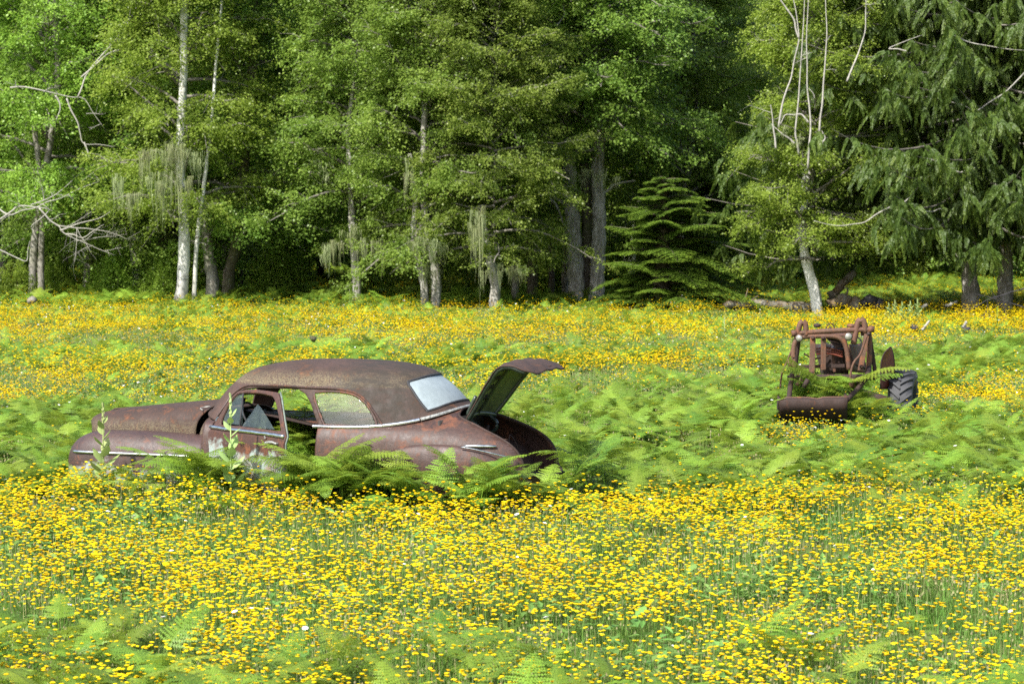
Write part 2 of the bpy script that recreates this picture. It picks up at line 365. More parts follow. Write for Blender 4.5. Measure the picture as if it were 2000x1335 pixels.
def densify(poly, step):
    out = []; n = len(poly)
    for i in range(n):
        a, b = np.array(poly[i], float), np.array(poly[(i + 1) % n], float); k = max(1, int(np.linalg.norm(b - a) / step))
        out += [a + (b - a) * j / k for j in range(k)]
    return np.array(out)
def round_poly(poly, n):
    p = [np.array(q, float) for q in poly]; out = []
    m = len(p); e = [p[-1]] + p + [p[0], p[1]]
    for i in range(m):
        a, b, c, d = e[i], e[i + 1], e[i + 2], e[i + 3]
        for t in np.arange(n) / n:
            out.append(.5 * ((2 * b) + (-a + c) * t + (2 * a - 5 * b + 4 * c - d) * t * t + (-a + 3 * b - 3 * c + d) * t ** 3))
    return np.array(out)
def param_of(fn, A, B, target, proj=None):
    """surface parameters nearest to each target (pixels if proj, else 3-D points)"""
    a, b = np.meshgrid(A, B, indexing='ij'); S = fn(a, b); Q = proj(S) if proj else S
    Q = Q.reshape(-1, Q.shape[-1]); out = []
    for t in target:
        k = np.argmin(((Q - t) ** 2).sum(1)); out.append((a.ravel()[k], b.ravel()[k]))
    return np.array(out)
def inside(poly, x, y):
    poly = np.asarray(poly); r = np.zeros(x.shape, bool); j = len(poly) - 1
    for i in range(len(poly)):
        xi, yi = poly[i]; xj, yj = poly[j]
        hit = ((yi > y) != (yj > y)) & (x < (xj - xi) * (y - yi) / (yj - yi + 1e-12) + xi); r ^= hit; j = i
    return r
def trimmed(name, fn, A, B, holes, mat, parent, thick, asp=1.6, offset=-1, keep=None, merge=True):
    """sheet over the parameter grid A x B with clean polygonal holes (or only the part inside `keep`)"""
    a, b = np.meshgrid(A, B, indexing='ij'); pts = np.stack([a.ravel(), b.ravel() * asp], -1)
    polys = [np.array(h) * (1, asp) for h in holes] + ([np.array(keep) * (1, asp)] if keep is not None else [])
    ok = np.ones(len(pts), bool); d = (A[1] - A[0]) * .3
    for h in polys:
        hd = densify(h, d * 2)
        for q in hd: ok &= ((pts - q) ** 2).sum(1) > d * d
    V = [Vector(p) for p in pts[ok]]; E = []
    for h in polys:
        n0 = len(V); V += [Vector(p) for p in h]; E += [(n0 + i, n0 + (i + 1) % len(h)) for i in range(len(h))]
    vo, eo, fo, *_ = delaunay_2d_cdt(V, E, [], 0, 1e-6)
    vo = np.array([list(x) for x in vo]); fo = np.array([f for f in fo if len(f) == 3])
    cen = vo[fo].mean(1); rm = np.zeros(len(fo), bool)
    for h in polys[:len(holes)]: rm |= inside(h, cen[:, 0], cen[:, 1])
    if keep is not None: rm |= ~inside(polys[-1], cen[:, 0], cen[:, 1])
    fo = fo[~rm]; used = np.unique(fo); mp = -np.ones(len(vo), int); mp[used] = np.arange(len(used)); vo = vo[used]; fo = mp[fo]
    S = fn(vo[:, 0], vo[:, 1] / asp)
    o = mk(name, S, fo, mat, parent)
    bm = bmesh.new(); bm.from_mesh(o.data)
    if merge: bmesh.ops.remove_doubles(bm, verts=bm.verts, dist=.0015)
    bmesh.ops.dissolve_degenerate(bm, dist=1e-5, edges=bm.edges)
    bmesh.ops.recalc_face_normals(bm, faces=bm.faces)
    bm.to_mesh(o.data); bm.free()
    for p in o.data.polygons: p.use_smooth = True
    if thick:
        m = o.modifiers.new("s", 'SOLIDIFY'); m.thickness = thick; m.offset = offset
    return o
def rib(pts, wd, ht, nrm=None):
    """half-round strip along a path (a moulding)"""
    m = MB(); m.tube(pts, ht, 8); return m
# ---- greenhouse with its window openings
sideA = np.linspace(.25, 2.75, 900); sideB = np.linspace(0, .62, 260)
qw_px = round_poly([(613, 770), (622, 765), (655, 764), (690, 770), (712, 785), (726, 805), (735, 826), (728, 832), (680, 831), (638, 830), (631, 824), (620, 795)], 5)
qw = param_of(GH, sideA, sideB, qw_px, c2px)
do_px = densify([(452, 776), (462, 766), (478, 758), (500, 756), (560, 757), (582, 759), (596, 768), (606, 786), (614, 808), (621, 829), (622, 838), (415, 836), (425, 815)], 8)
do = param_of(GH, sideA, sideB, do_px, c2px)
do[do[:, 1] < .02, 1] = -.02
rw_px = round_poly([(793, 752), (800, 746), (822, 738), (843, 735), (853, 738), (866, 750), (897, 782), (893, 788), (862, 797), (835, 807), (827, 806), (818, 796), (803, 772)], 5)
# rear window: trace its near half, mirror it
rear_near = [(-1.375, .44, 1.42), (-1.405, .475, 1.40), (-1.50, .50, 1.27), (-1.60, .505, 1.145), (-1.615, .47, 1.115), (-1.69, .25, 1.135), (-1.715, 0, 1.15)]
rear_top = [(-1.375, .40, 1.435), (-1.45, .2, 1.452), (-1.47, 0, 1.457)]
rearA = np.linspace(2.2, math.pi * 2 - 2.2, 500); rearB = np.linspace(0, .62, 200)
rn = param_of(GH, rearA, rearB, [np.array(p) for p in rear_near]); rt = param_of(GH, rearA, rearB, [np.array(p) for p in rear_top])
half = [tuple(p) for p in rt[::-1]] + [tuple(p) for p in rn]
rw = half + [(2 * math.pi - a, b) for a, b in half[::-1][1:-1]]
rw = round_poly(rw, 4)
mir = lambda h: np.array([(2 * math.pi - a, b) for a, b in h])[::-1]
ws = densify([(.045, .06), (.60, .05), (.50, .40), (.045, .46)], .05)          # windscreen, left half of the opening
doR = np.array(mir(do)); doR[:, 1] = np.clip(doR[:, 1], .03, 1)
trimmed('roof_and_pillars', GH, np.linspace(0, 2 * math.pi, 240), np.linspace(0, 1, 64), [qw, do, rw, mir(qw), doR, ws, mir(ws)], M['rust_roof'], car, .022)
gl = trimmed('rear_window', GH, np.linspace(2.2, 4.1, 60), np.linspace(0, .6, 30), [], M['glass_back'], car, .006, keep=rw); gl.scale = (.997, .995, .999)
trimmed('quarter_window', GH, np.linspace(1.4, 2.8, 60), np.linspace(0, .6, 30), [], M['glass_side'], car, .006, keep=qw).scale = (.999, .988, .999)
def surf_strip(name, fn, path, r, mat, out=.006, flat=.45):
    """a moulding that follows surface parameters, lifted off the sheet"""
    S = fn(path[:, 0], path[:, 1]); e = 1e-3
    N = np.cross(fn(path[:, 0] + e, path[:, 1]) - S, fn(path[:, 0], path[:, 1] + e) - S); N /= np.linalg.norm(N, axis=1, keepdims=True) + 1e-9
    C = S.mean(0) * (1, 0, 1); N *= np.sign(((S - np.array([UC, 0, .9])) * N).sum(1))[:, None]
    m = MB(); T = np.gradient(S, axis=0); T /= np.linalg.norm(T, axis=1, keepdims=True) + 1e-9; B = np.cross(N, T)
    th = np.arange(8) * math.pi / 4
    V = S[:, None] + N[:, None] * (out + np.cos(th)[None, :, None] * r * flat) + B[:, None] * np.sin(th)[None, :, None] * r
    V = np.concatenate([V, V[:, :1]], 1); m.grid(V); return m.build(name, mat, car)
# frames round the glass
for nm, pl, mt in (('window_gasket', rw, M['black']), ('window_frame', qw, M['rust_side'])):
    pp = np.vstack([pl, pl[:1]]); surf_strip(nm, GH, pp, .014, mt, .001, .6)
rail_px = smooth_path([(424, 815), (440, 792), (455, 771), (470, 759), (486, 753), (520, 753), (560, 754), (600, 757), (650, 759), (690, 766), (712, 780), (728, 800), (742, 822), (748, 832)], 40)
surf_strip('drip_rail', GH, param_of(GH, sideA, sideB, rail_px, c2px), .013, M['rust_side'], .008, .9)
surf_strip('belt_moulding', GH, np.stack([np.linspace(1.53, 2.35, 40), np.full(40, .008)], -1), .020, M['chrome'], .010, .5)
surf_strip('rear_belt_moulding', GH, np.stack([np.linspace(2.36, 2 * math.pi - 1.5, 90), np.full(90, .008)], -1), .020, M['dull_chrome'], .008, .5)
# ---- lower body
bA = np.linspace(0, 1, 300); bB = np.linspace(0, 1, 200)
lowdoor = densify([(.80, -.02), (.82, .05)], 1)
sdoor = lambda u: .3 * (BF - u) / (BF - BC)
doorhole = densify([(sdoor(.74), -.03), (sdoor(-.50), -.03), (sdoor(-.50), 1.03), (sdoor(.74), 1.03)], .05)
lip = [(-1.885, 0, 1.16), (-1.89, .2, 1.15), (-1.92, .37, 1.10), (-2.0, .45, 1.07), (-2.15, .50, 1.04), (-2.3, .545, .99), (-2.45, .565, .93), (-2.57, .565, .85), (-2.67, .56, .72), (-2.73, .54, .56), (-2.77, .46, .50), (-2.86, .2, .47), (-2.87, 0, .465)]
ln = param_of(BD, np.linspace(.3, .5, 300), np.linspace(0, 1, 300), [np.array(p) for p in lip]); ln[0, 0] = ln[-1, 0] = .5
ln = smooth_path(np.column_stack([ln, np.zeros(len(ln))]), 60)[:, :2]
trunk = np.vstack([ln, [(1 - a, b) for a, b in ln[::-1][1:-1]]])
trimmed('lower_body', BD, np.linspace(0, 1, 260), np.linspace(0, 1, 60), [doorhole, trunk], M['rust_side'], car, .02, asp=.8)
tp = np.vstack([trunk, trunk[:1]]); surf_strip('boot_gutter', BD, tp, .014, M['rust_dark'], -.004, 1.0)
# cowl and firewall
m = MB(); g = []
for u, hw, top in ((.99, .58, .98), (.975, .66, 1.03), (.90, .705, 1.075), (.80, .74, 1.11), (.66, .72, 1.10)):
    t = np.linspace(0, math.pi, 33); c, s = np.cos(t), np.sin(t); n = 3.2; r = (abs(c) ** n + abs(s) ** n) ** (-1 / n)
    g.append(np.stack([np.full(33, u), hw * r * c, .55 + (top - .55) * r * s], -1))
m.grid(g); g0 = np.array(g[0]); m.add(np.vstack([g0, [.99, 0, .5]]), [[i, i + 1, 33] for i in range(32)]); m.build('cowl', M['rust'], car, solid=.01)
m = MB(); m.tube(smooth_path([(.98, .55, 1.09), (1.03, .50, 1.10), (1.02, .44, 1.11), (.95, .42, 1.12)], 8), .006, 6); m.build('wiper_bracket', M['dull_chrome'], car)
# ---- bonnet: a long arched shell with a swept, lifted rear edge
T = np.linspace(0, 1, 50); q = np.linspace(0, math.pi, 41); g = []
for t in T:
    row = []
    for a in q:
        c, s = math.cos(a), math.sin(a); n = 2.9; r = (abs(c) ** n + abs(s) ** n) ** (-1 / n); vv = r * c
        ur = .80 + .27 * abs(vv) ** 2.2
        u = ur + (2.60 - ur) * t
        nose = max(0, (u - 2.0) / .60); f = (1 - nose ** 4.5) ** (1 / 2.5) if nose < 1 else 0
        top = 1.175 - .105 * max(0, (u - .9)) - .02 * max(0, u - 1.9)
        hw = .53 - .012 * (u - 1)
        row.append((u - .16 * vv * vv * max(0, nose), vv * hw * (f ** .5), .80 + (top - .80) * r * s * (f ** .75)))
    g.append(row)
m = MB(); m.grid(g); o = m.build('bonnet', M['rust'], car, solid=.012)
m = MB(); m.tube([(2.60, 0, .88), (2.35, 0, 1.025), (1.8, 0, 1.075), (1.2, 0, 1.145)], [.004, .008, .008, .006], 8); m.build('bonnet_ridge', M['rust'], car)
# ---- front fenders
def fender(sg, name):
    g = []
    for u in np.concatenate([np.linspace(.82, 2.1, 22), 2.1 + .40 * np.sin(np.linspace(.05, 1, 16) * math.pi / 2)]):
        nose = max(0, (u - 2.05) / .455); f = (1 - min(nose, 1) ** 2.6) ** (1 / 2.4)
        top = .845 - .05 * abs(u - 1.65) ** 1.5 * (1 if u < 1.65 else .35); cw = .48; hh = (top - cw)
        row = []
        for a in np.linspace(-math.pi * .42, math.pi * 1.02, 34):
            c, s = math.cos(a), math.sin(a); n = 2.7; r = (abs(c) ** n + abs(s) ** n) ** (-1 / n)
            row.append((u, sg * (.60 + .305 * r * c * (.35 + .65 * f)), cw + hh * r * s * (.15 + .85 * f)))
        g.append(row)
    m = MB(); m.grid(g); o = m.build(name, M['rust_low'], car, solid=.01)
    m = MB(); m.lathe([(0, .03), (.07, .025), (.095, 0), (.105, -.03)], (2.47, sg * .60, .60), (1, 0, 0)); m.build('headlight', M['lamp'], o)
    if sg > 0:
        pts = [(u, .60 + .305 * min(1, ((1 - min(1, max(0, (u - 2.05) / .455)) ** 2.6) ** (1 / 2.4) * .65 + .35)) + .004, .625 + .002 * (u - .9)) for u in np.linspace(.90, 2.40, 30)]
        m = MB(); m.tube(pts, [.004] + [.017] * 28 + [.004], 8); m.build('fender_moulding', M['chrome'], o)
    return o
fender(1, 'front_fender'); fender(-1, 'front_fender')
m = MB(); g = []
for z in np.linspace(.25, .82, 12):
    g.append([(2.30 + .16 * (1 - (v / .42) ** 2) - .25 * abs(z - .6) ** 2, v, z) for v in np.linspace(-.42, .42, 15)])
m.grid(g); gp = m.build('grille', M['rust_dark'], car, solid=.01)
m = MB()
for z in (.42, .50, .58, .66, .74): m.tube([(2.34 + .16 * (1 - (v / .42) ** 2), v, z) for v in np.linspace(-.40, .40, 11)], .012, 6)
m.build('grille_bar', M['dull_chrome'], gp)
# ---- rear fenders: shallow bulges on the flanks with a wheel skirt
def rfender(sg):
    U, W = [], []; g = []
    for rr in np.linspace(0, 1, 26):
        row = []
        for a in np.linspace(0, 2 * math.pi, 61):
            c, s = math.cos(a), math.sin(a); n = 2.6; r = rr * (abs(c) ** n + abs(s) ** n) ** (-1 / n)
            u = -1.86 + (.72 if c > 0 else .74) * r * c; ww = .46 + .375 * r * s
            if c < 0: ww -= .05 * (r * c) ** 2
            k = param_fast(u, ww); row.append((u, sg * (k + .075 * max(0, 1 - rr ** 5) ** .5 - .012 * (rr >= .999)), ww))
        g.append(row)
    m = MB(); m.grid(g); o = m.build('rear_fender', M['rust_side'], car)
    return o
_bs = BD(*np.meshgrid(np.linspace(0, .5, 400), np.linspace(0, 1, 120), indexing='ij'))
_bu, _bv, _bw = _bs[..., 0].ravel(), _bs[..., 1].ravel(), _bs[..., 2].ravel()
def param_fast(u, w_): return _bv[np.argmin((_bu - u) ** 2 + (_bw - w_) ** 2)]
rf = rfender(1); rfender(-1)
m = MB(); pp = [(u, param_fast(u, .80) + .015 + .0 * u, .822 - .01 * (-2.05 - u)) for u in np.linspace(-2.12, -2.44, 9)]
m.tube(pp, [.003, .014, .016, .017, .017, .017, .016, .015, .012], 8)
pp = [(u, param_fast(u, .74) + .055, .815 - .30 * (-2.12 - u) ** 1.3) for u in np.linspace(-2.12, -2.56, 12)]; m.tube(pp, .008, 6); m.build('fender_moulding', M['chrome'], rf)
m = MB(); m.lathe([(.0, .05), (.035, .04), (.045, 0), (.045, -.04)], (-2.66, .72, .64), (-.9, .4, 0), 12); m.build('tail_light', M['rust_dark'], car)
# ---- boot interior
m = MB(); m.box((-2.25, 0, .44), (1.0, 1.25, .02)); m.box((-1.80, 0, .75), (.02, 1.3, .62)); m.build('boot_floor', M['dark_in'], car)
for sg in (1, -1):
    m = MB(); m.lathe([(.0, .13), (.26, .12), (.33, .06), (.35, -.05)], (-2.05, sg * .62, .42), (0, -sg, 0), 20); m.build('wheel_housing', M['rust_dark'], car)
m = MB()
for i in range(3): m.box((-2.0 + i * .04, -.25 + i * .25, .70), (.03, .05, .5))
m.tube(smooth_path([(-2.3, -.3, .47), (-2.35, -.25, .7), (-2.28, -.2, .86), (-2.3, -.1, .75)], 12), .006, 5); m.build('boot_brace', M['rust_dark'], car)
# ---- boot lid, raised
prof = smooth_path([(-1.93, 0, 1.085), (-2.02, 0, 1.21), (-2.12, 0, 1.355), (-2.205, 0, 1.48), (-2.31, 0, 1.60), (-2.43, 0, 1.665), (-2.57, 0, 1.665), (-2.70, 0, 1.63), (-2.82, 0, 1.575)], 40)
tt = np.linspace(0, 1, 40); Tg = np.gradient(prof, axis=0); Tg /= np.linalg.norm(Tg, axis=1, keepdims=True); Nn = np.stack([-Tg[:, 2], np.zeros(40), Tg[:, 0]], -1); Nn *= np.sign(Nn[:, [2]] + 1e-6)
Nn = np.where((Nn[:, [0]] > 0) | (Nn[:, [2]] > .5), Nn, -Nn)
hwd = .40 + .17 * np.sin(np.clip(tt / .55, 0, 1) * math.pi / 2); hwd = np.where(tt > .80, hwd - .13 * ((tt - .80) / .20) ** 2, hwd)
vv = np.linspace(-1, 1, 31)
G = prof[:, None] + np.array([0, 1, 0]) * (hwd[:, None] * vv)[..., None] + Nn[:, None] * ((-(.085 - .055 * np.clip((tt[:, None] - .45) / .2, 0, 1)) * vv[None] ** 2) + .0)[..., None]
wob = .006 * np.sin(G[..., 1] * 19 + G[..., 0] * 23) * (tt[:, None] > .6); G[..., 2] += wob
m = MB(); m.grid(G); lid = m.build('boot_lid', M['rust'], car, solid=.012)
# pressed inner frame (rim) and louvred inner panel
m = MB(); k = 26
inner = G[:k] - Nn[:k, None] * .030
m2 = inner[1:, 2:-2]; m.grid(m2); ip = m.build('inner_panel', M['lid_panel'], lid, solid=.006)
m = MB()
rim = [G[i, 1] - Nn[i] * .022 for i in range(1, 36)]; m.tube(rim, .028, 8)
rim = [G[i, -2] - Nn[i] * .022 for i in range(1, 36)]; m.tube(rim, .028, 8)
m.tube([G[1, j] - Nn[1] * .03 for j in range(1, 30)], .032, 8); m.tube([G[25, j] - Nn[25] * .03 for j in range(1, 30)], .028, 8)
m.tube([G[i, 15] - Nn[i] * .035 for i in range(1, 26)], .022, 8); m.build('lid_frame', M['lid_inner'], lid)
for r_ in (7, 11, 15):
    for j in (17, 19, 21, 23, 25):
        a = (G[r_, j] - Nn[r_] * .036); b = (G[r_ + 2, j + 1] - Nn[r_ + 2] * .036); m = MB(); m.tube([a, (a + b) / 2 - Nn[r_] * .002, b], [.006, .016, .006], 6); m.build('louvre_slot', M['black'], ip)
for sg in (.30, -.28):
    m = MB(); m.tube(smooth_path([(-2.08, sg, 1.30), (-2.02, sg, 1.18), (-1.99, sg, 1.10), (-2.04, sg, 1.03), (-2.10, sg, .98), (-2.08, sg, .90), (-1.98, sg, .87)], 20), .020, 8); m.build('hinge', M['lid_inner'], lid)
m = MB(); m.box((-2.72, -.1, 1.585), (.10, .10, .05)); m.build('lid_latch', M['rust_dark'], lid)
m = MB(); m.tube(smooth_path([(-2.62, .30, 1.62), (-2.64, .31, 1.57), (-2.61, .33, 1.54)], 6), .006, 5); m.build('wire', M['rust_dark'], lid)
# ---- driver's door, ajar
AL = R(27); HU, HV = .735, .845
dn = np.array([-math.cos(AL), math.sin(AL), 0]); nn = np.array([math.sin(AL), math.cos(AL), 0])
def door_pt(d, z):
    d, z = np.broadcast_arrays(np.asarray(d, float), np.asarray(z, float))
    tum = np.interp(z, [.24, .45, .62, .80, .90, .965, 1.10, 1.24, 1.365, 1.46], [-.05, .01, .02, .015, 0, -.03, -.075, -.135, -.20, -.26])
    tum = tum + .02 * np.sin(np.clip(d / 1.2, 0, 1) * math.pi)
    return np.array([HU, HV, 0]) + dn * d[..., None] + nn * tum[..., None] + np.array([0, 0, 1.0]) * z[..., None]
dA, dB = np.linspace(-.2, 1.35, 320), np.linspace(.2, 1.5, 320)
out_px = [(404, 848), (416, 831), (429, 810), (442, 789), (453, 774), (464, 764), (482, 760), (500, 760), (525, 763), (543, 766), (546, 778), (550, 805), (555, 838), (558, 852), (553, 868)]
do_o = param_of(door_pt, dA, dB, [np.array(p) for p in out_px], c2px)
do_o = np.vstack([do_o, [(do_o[-1, 0] - .01, .30), (.0, .30), (-.02, .6)]])
win_px = round_poly([(430, 828), (433, 816), (446, 789), (459, 772), (472, 767), (500, 767), (525, 771), (535, 778), (541, 796), (548, 836), (545, 841), (520, 838), (470, 832), (434, 829)], 4)
do_w = param_of(door_pt, dA, dB, win_px, c2px)
door = trimmed('driver_door', door_pt, np.linspace(-.15, 1.3, 110), np.linspace(.28, 1.45, 90), [do_w], M['rust_paint'], car, .05, asp=1, keep=do_o, merge=False)
door["label"] = "driver door ajar with flaking pale paint low down"
# door sheet must be solidified inwards, whichever way its faces ended up
_nz = np.array([list(p.normal) for p in door.data.polygons]).mean(0)
if _nz @ nn < 0: door.data.flip_normals()
def on_door(px, off=.0, step=None):
    q = param_of(door_pt, dA, dB, [np.array(p, float) for p in px], c2px); return door_pt(q[:, 0], q[:, 1]) + nn * off
m = MB(); pl = on_door(smooth_path([(412, 833), (450, 838), (500, 844), (530, 848), (556, 852)], 24)[:, :2], .010); m.tube(pl, .020, 8); m.build('door_moulding', M['chrome'], door)
m = MB(); m.tube(on_door([(474, 766), (470, 800), (467, 833)], -.01), .010, 6); m.build('vent_divider', M['black'], door)
def pane(name, px, off, mat):
    q = on_door(px, off); c = q.mean(0); V = np.vstack([q, q - nn * .004]); n = len(q)
    mbm = MB(); mbm.V.append(V); mbm.n = len(V); mbm.A.append(np.full(len(V), .5)); F = [[i, (i + 1) % n, n + (i + 1) % n, n + i] for i in range(n)]
    mbm.F4.append(np.array(F)); mbm.F3.append(np.array([[0, i, i + 1] for i in range(1, n - 1)] + [[n, n + i + 1, n + i] for i in range(1, n - 1)])); return mbm.build(name, mat, door, smooth=False)
pane('vent_glass', [(432, 826), (436, 813), (448, 788), (460, 772), (473, 768), (469, 830)], -.02, M['glass_clear'])
pane('broken_glass', [(469, 832), (500, 789), (507, 797), (533, 839)], -.02, M['glass_clear'])
m = MB(); h = on_door(smooth_path([(521, 868), (524, 864), (535, 863), (545, 866)], 12)[:, :2], .03); m.tube(h, [.010] * 3 + [.015] * 6 + [.012] * 3, 8); m.tube([on_door([(543, 866)], .03)[0], on_door([(543, 866)], 0)[0]], .014, 8); m.build('door_handle', M['dull_chrome'], door)
m = MB(); m.tube(on_door([(519, 851), (521, 854), (518, 858)], .018), .007, 6); m.build('lock_knob', M['dull_chrome'], door)
m = MB(); e0 = do_o[9:16]; pe = door_pt(e0[:, 0], e0[:, 1]) - nn * .03 + dn * .002; m.tube(pe, .010, 6); m.build('door_edge', M['pale_green'], door)
# ---- interior seen through the openings
m = MB(); m.grid([[(.72 + .05 * math.cos(a), v, .90 + .13 * math.sin(a)) for a in np.linspace(-1.2, 1.9, 12)] for v in np.linspace(-.68, .68, 14)]); m.build('dashboard', mat_plain('blue_grey_dash', (.10, .15, .17), .35, .3, var=.3), car, solid=.01)
m = MB(); ang = np.linspace(0, 2 * math.pi, 33); m.tube([(.45 + .10 * math.sin(a), .38 + .20 * math.cos(a), 1.0 + .17 * math.sin(a)) for a in ang], .012, 6, cap=False); m.tube([(.45, .38, 1.0), (.70, .38, .85)], .018, 6); m.tube([(.45, .19, 1.0), (.45, .57, 1.0)], .01, 6); m.build('steering_wheel', M['black'], car)
m = MB(); m.grid([[(-1.32 - .10 * z + .03 * math.sin(v * 7), v, .50 + z * .58 + .02 * math.sin(v * 11)) for z in np.linspace(0, 1, 10)] for v in np.linspace(-.62, .62, 20)]); m.build('rear_seat_back', M['dark_in'], car, solid=.10)
m = MB(); m.grid([[(-.42 - .12 * z, v, .45 + z * .42 + .015 * math.sin(v * 9)) for z in np.linspace(0, 1, 10)] for v in np.linspace(-.60, .60, 20)]); m.build('front_seat_back', M['dark_in'], car, solid=.08)
m = MB(); m.box((-.45, 0, .27), (2.5, 1.5, .02)); m.build('cabin_floor', M['dark_in'], car)
# ================================================================ THE OLD TRACTOR WITH A FRONT LOADER
TY = 35.9
tr = empty('old_tractor', P(1630, 400 + FPX * CAMH / TY, TY), 'rusted tractor carcass with a front loader frame and low bucket', 'tractor')
TO = tr.location.copy()
def tb(): return MB()
def tp_(px, py, Y=TY): return P(px, py, Y) - TO
def tline(pts, Y=TY): return [tp_(p[0], p[1], p[2] if len(p) > 2 else Y) for p in pts]
def ttube(name, pts, r, mat='rust_tube', Y=TY, n=16, seg=10, parent=None):
    m = MB(); L = tline(pts, Y); L = smooth_path(L, n) if len(pts) > 2 else L; m.tube(L, r, seg); return m.build(name, M[mat], parent or tr)
def tbar(name, a, b, wd, th, mat='rust_tube'):
    """flat bar from a to b (each px, py, Y)"""
    A, B = tp_(*a), tp_(*b); d = (B - A); L = d.length; z = d.normalized(); y = Vector((0, 1, 0)); x = y.cross(z).normalized(); y = z.cross(x)
    m = MB(); m.box((A + B) / 2, (wd, th, L), Matrix((x, y, z)).transposed()); return m.build(name, M[mat], tr, bevel=.006, smooth=False)
ttube('cross_tube', [(1549, 651), (1620, 646), (1704, 643)], .038)
for a, b in (((1546, 651), (1556, 650)), ((1695, 643), (1707, 642.5))): ttube('tube_end', [a, b], .048, n=2)
ttube('lift_arm', [(1556, 663), (1559, 645), (1563, 632), (1568, 628), (1573, 633), (1574, 646), (1574, 656)], .040)
ttube('lift_arm', [(1667, 672), (1669, 660), (1673, 643), (1676, 628), (1681, 624), (1686, 626), (1689, 636), (1690, 650)], .042)
tbar('arm_bracket', (1686, 632, 36), (1688, 655, 36), .09, .10)
m = MB(); m.lathe([(0, .0), (.02, 0), (.022, .05), (.065, .055), (.07, .08), (.05, .10), (0, .105)], tp_(1663, 646, 36.3), seg=20); m.build('filler_cap', M['rust_tube'], tr)
ttube('bow_frame', [(1551, 722), (1549, 700), (1550, 684), (1552, 671), (1559, 661), (1574, 657), (1597, 656), (1617, 656), (1635, 658), (1647, 666), (1653, 680), (1656, 700), (1658, 722)], .036, n=40)
tbar('upright_bar', (1588, 656, 35.82), (1585, 733, 35.8), .078, .02); tbar('upright_bar', (1608.5, 656, 35.82), (1608, 722, 35.85), .074, .02)
for px, py, r in ((1657, 657, .054), (1561, 660, .050)):
    m = MB(); m.lathe([(0, -.10), (r * .6, -.085), (r * 1.02, -.02), (r * 1.1, 0), (r * 1.1, .012), (r, .016)], tp_(px, py, 35.75), (0 if px > 1600 else -.5, -1, 0), 24); b = m.build('headlight', M['rust_tube'], tr)
    m = MB(); m.lathe([(0, .034), (r * .5, .030), (r * .85, .018), (r * .98, .006)], tp_(px, py, 35.75), (0 if px > 1600 else -.5, -1, 0), 24); m.build('lens', M['lamp'], b)
ttube('brace_rod', [(1551, 672), (1538, 703), (1527, 731), (1524, 757)], .014, seg=6)
m = MB(); V = [tp_(*p, 35.85) for p in ((1536, 703), (1546, 722), (1546, 712), (1541, 700))]; m.grid([[V[0], V[1]], [V[3], V[2]]]); m.build('gusset_plate', M['rust_tube'], tr, solid=.012)
ttube('loader_post', [(1558, 668), (1554, 700), (1552, 726)], .042, 'rust_dark', 36.1); ttube('loader_strut', [(1548, 686), (1547, 722)], .014, 'rust_tube')
ttube('post_brace', [(1541, 712), (1538, 726)], .018, 'rust_dark')
tbar('loader_post', (1694, 645, 35.9), (1680, 724, 35.85), .070, .06)
ttube('loader_post', [(1697, 645), (1698, 690), (1696, 735)], .040, 'rust_tube', 36.05); tbar('side_rail', (1698, 650, 36.1), (1711, 738, 36.2), .05, .07, 'rust_dark')
ttube('hydraulic_hose', [(1693, 654), (1688, 670), (1680, 692), (1670, 704), (1664, 717), (1661, 735), (1661, 768)], .016, 'rust_tube', 35.7, 24, 8)
ttube('hydraulic_hose', [(1674, 657), (1681, 664), (1683, 676), (1681, 690)], .012, 'black', 36.3, 14, 6)
def sheet(name, q, mat, bow=.03, Y=36.2, solid=.01):
    a, b, c, d = [tp_(*p) if len(p) > 2 else tp_(*p, Y) for p in q]; g = []
    for i in np.linspace(0, 1, 9):
        g.append([(a * (1 - j) + b * j) * (1 - i) + (d * (1 - j) + c * j) * i + Vector((0, -bow * math.sin(j * math.pi), bow * .5 * math.sin(i * math.pi))) for j in np.linspace(0, 1, 9)])
    m = MB(); m.grid(g); return m.build(name, M[mat], tr, solid=solid)
sheet('bonnet_side', [(1658, 672, 36.0), (1680, 670, 36.9), (1694, 728, 36.9), (1662, 726, 36.0)], 'rust_tube', .04)
sheet('bonnet_top', [(1605, 653, 36.0), (1613, 643, 36.5), (1668, 652, 36.5), (1666, 661, 36.0)], 'rust_tube', .03)
sheet('torn_panel', [(1614, 661, 36.1), (1648, 661, 36.2), (1650, 678, 36.15), (1632, 680, 36.0)], 'rust', .03)
sheet('radiator_shell', [(1628, 682, 36.3), (1656, 680, 36.3), (1656, 724, 36.3), (1630, 726, 36.3)], 'rust_dark', .02)
for k, yy in enumerate((680, 685, 690)): ttube('grille_hoop', [(1594, yy + 1), (1610, yy - 1), (1630, yy + 2), (1646, yy + 7)], .012 + .004 * (k == 2), 'rust_red', 36.05, 14, 8)
m = MB(); m.box(tp_(1622, 704, 37.0), (.36, 1.3, .42)); m.build('engine_block', M['rust_dark'], tr, bevel=.03, smooth=False)
m = MB(); m.box(tp_(1618, 684, 36.9), (.20, .7, .14)); m.build('cylinder_head', M['black'], tr, bevel=.03, smooth=False)
ttube('intake_pipe', [(1600, 690), (1603, 676), (1612, 672), (1622, 678)], .03, 'black', 36.5, 12)
ttube('lower_tube', [(1538, 738), (1590, 736), (1640, 736), (1710, 736)], .040, 'rust_dark', 35.85, 8)
ttube('lower_strut', [(1566, 740), (1556, 752)], .03, 'rust_tube', 35.6); ttube('lower_strut', [(1578, 740), (1570, 756)], .034, 'rust_dark', 35.5)
ttube('lower_strut', [(1664, 738), (1664, 756)], .036, 'rust_tube', 35.7); ttube('lower_strut', [(1678, 736), (1676, 752)], .036, 'rust_dark', 35.8)
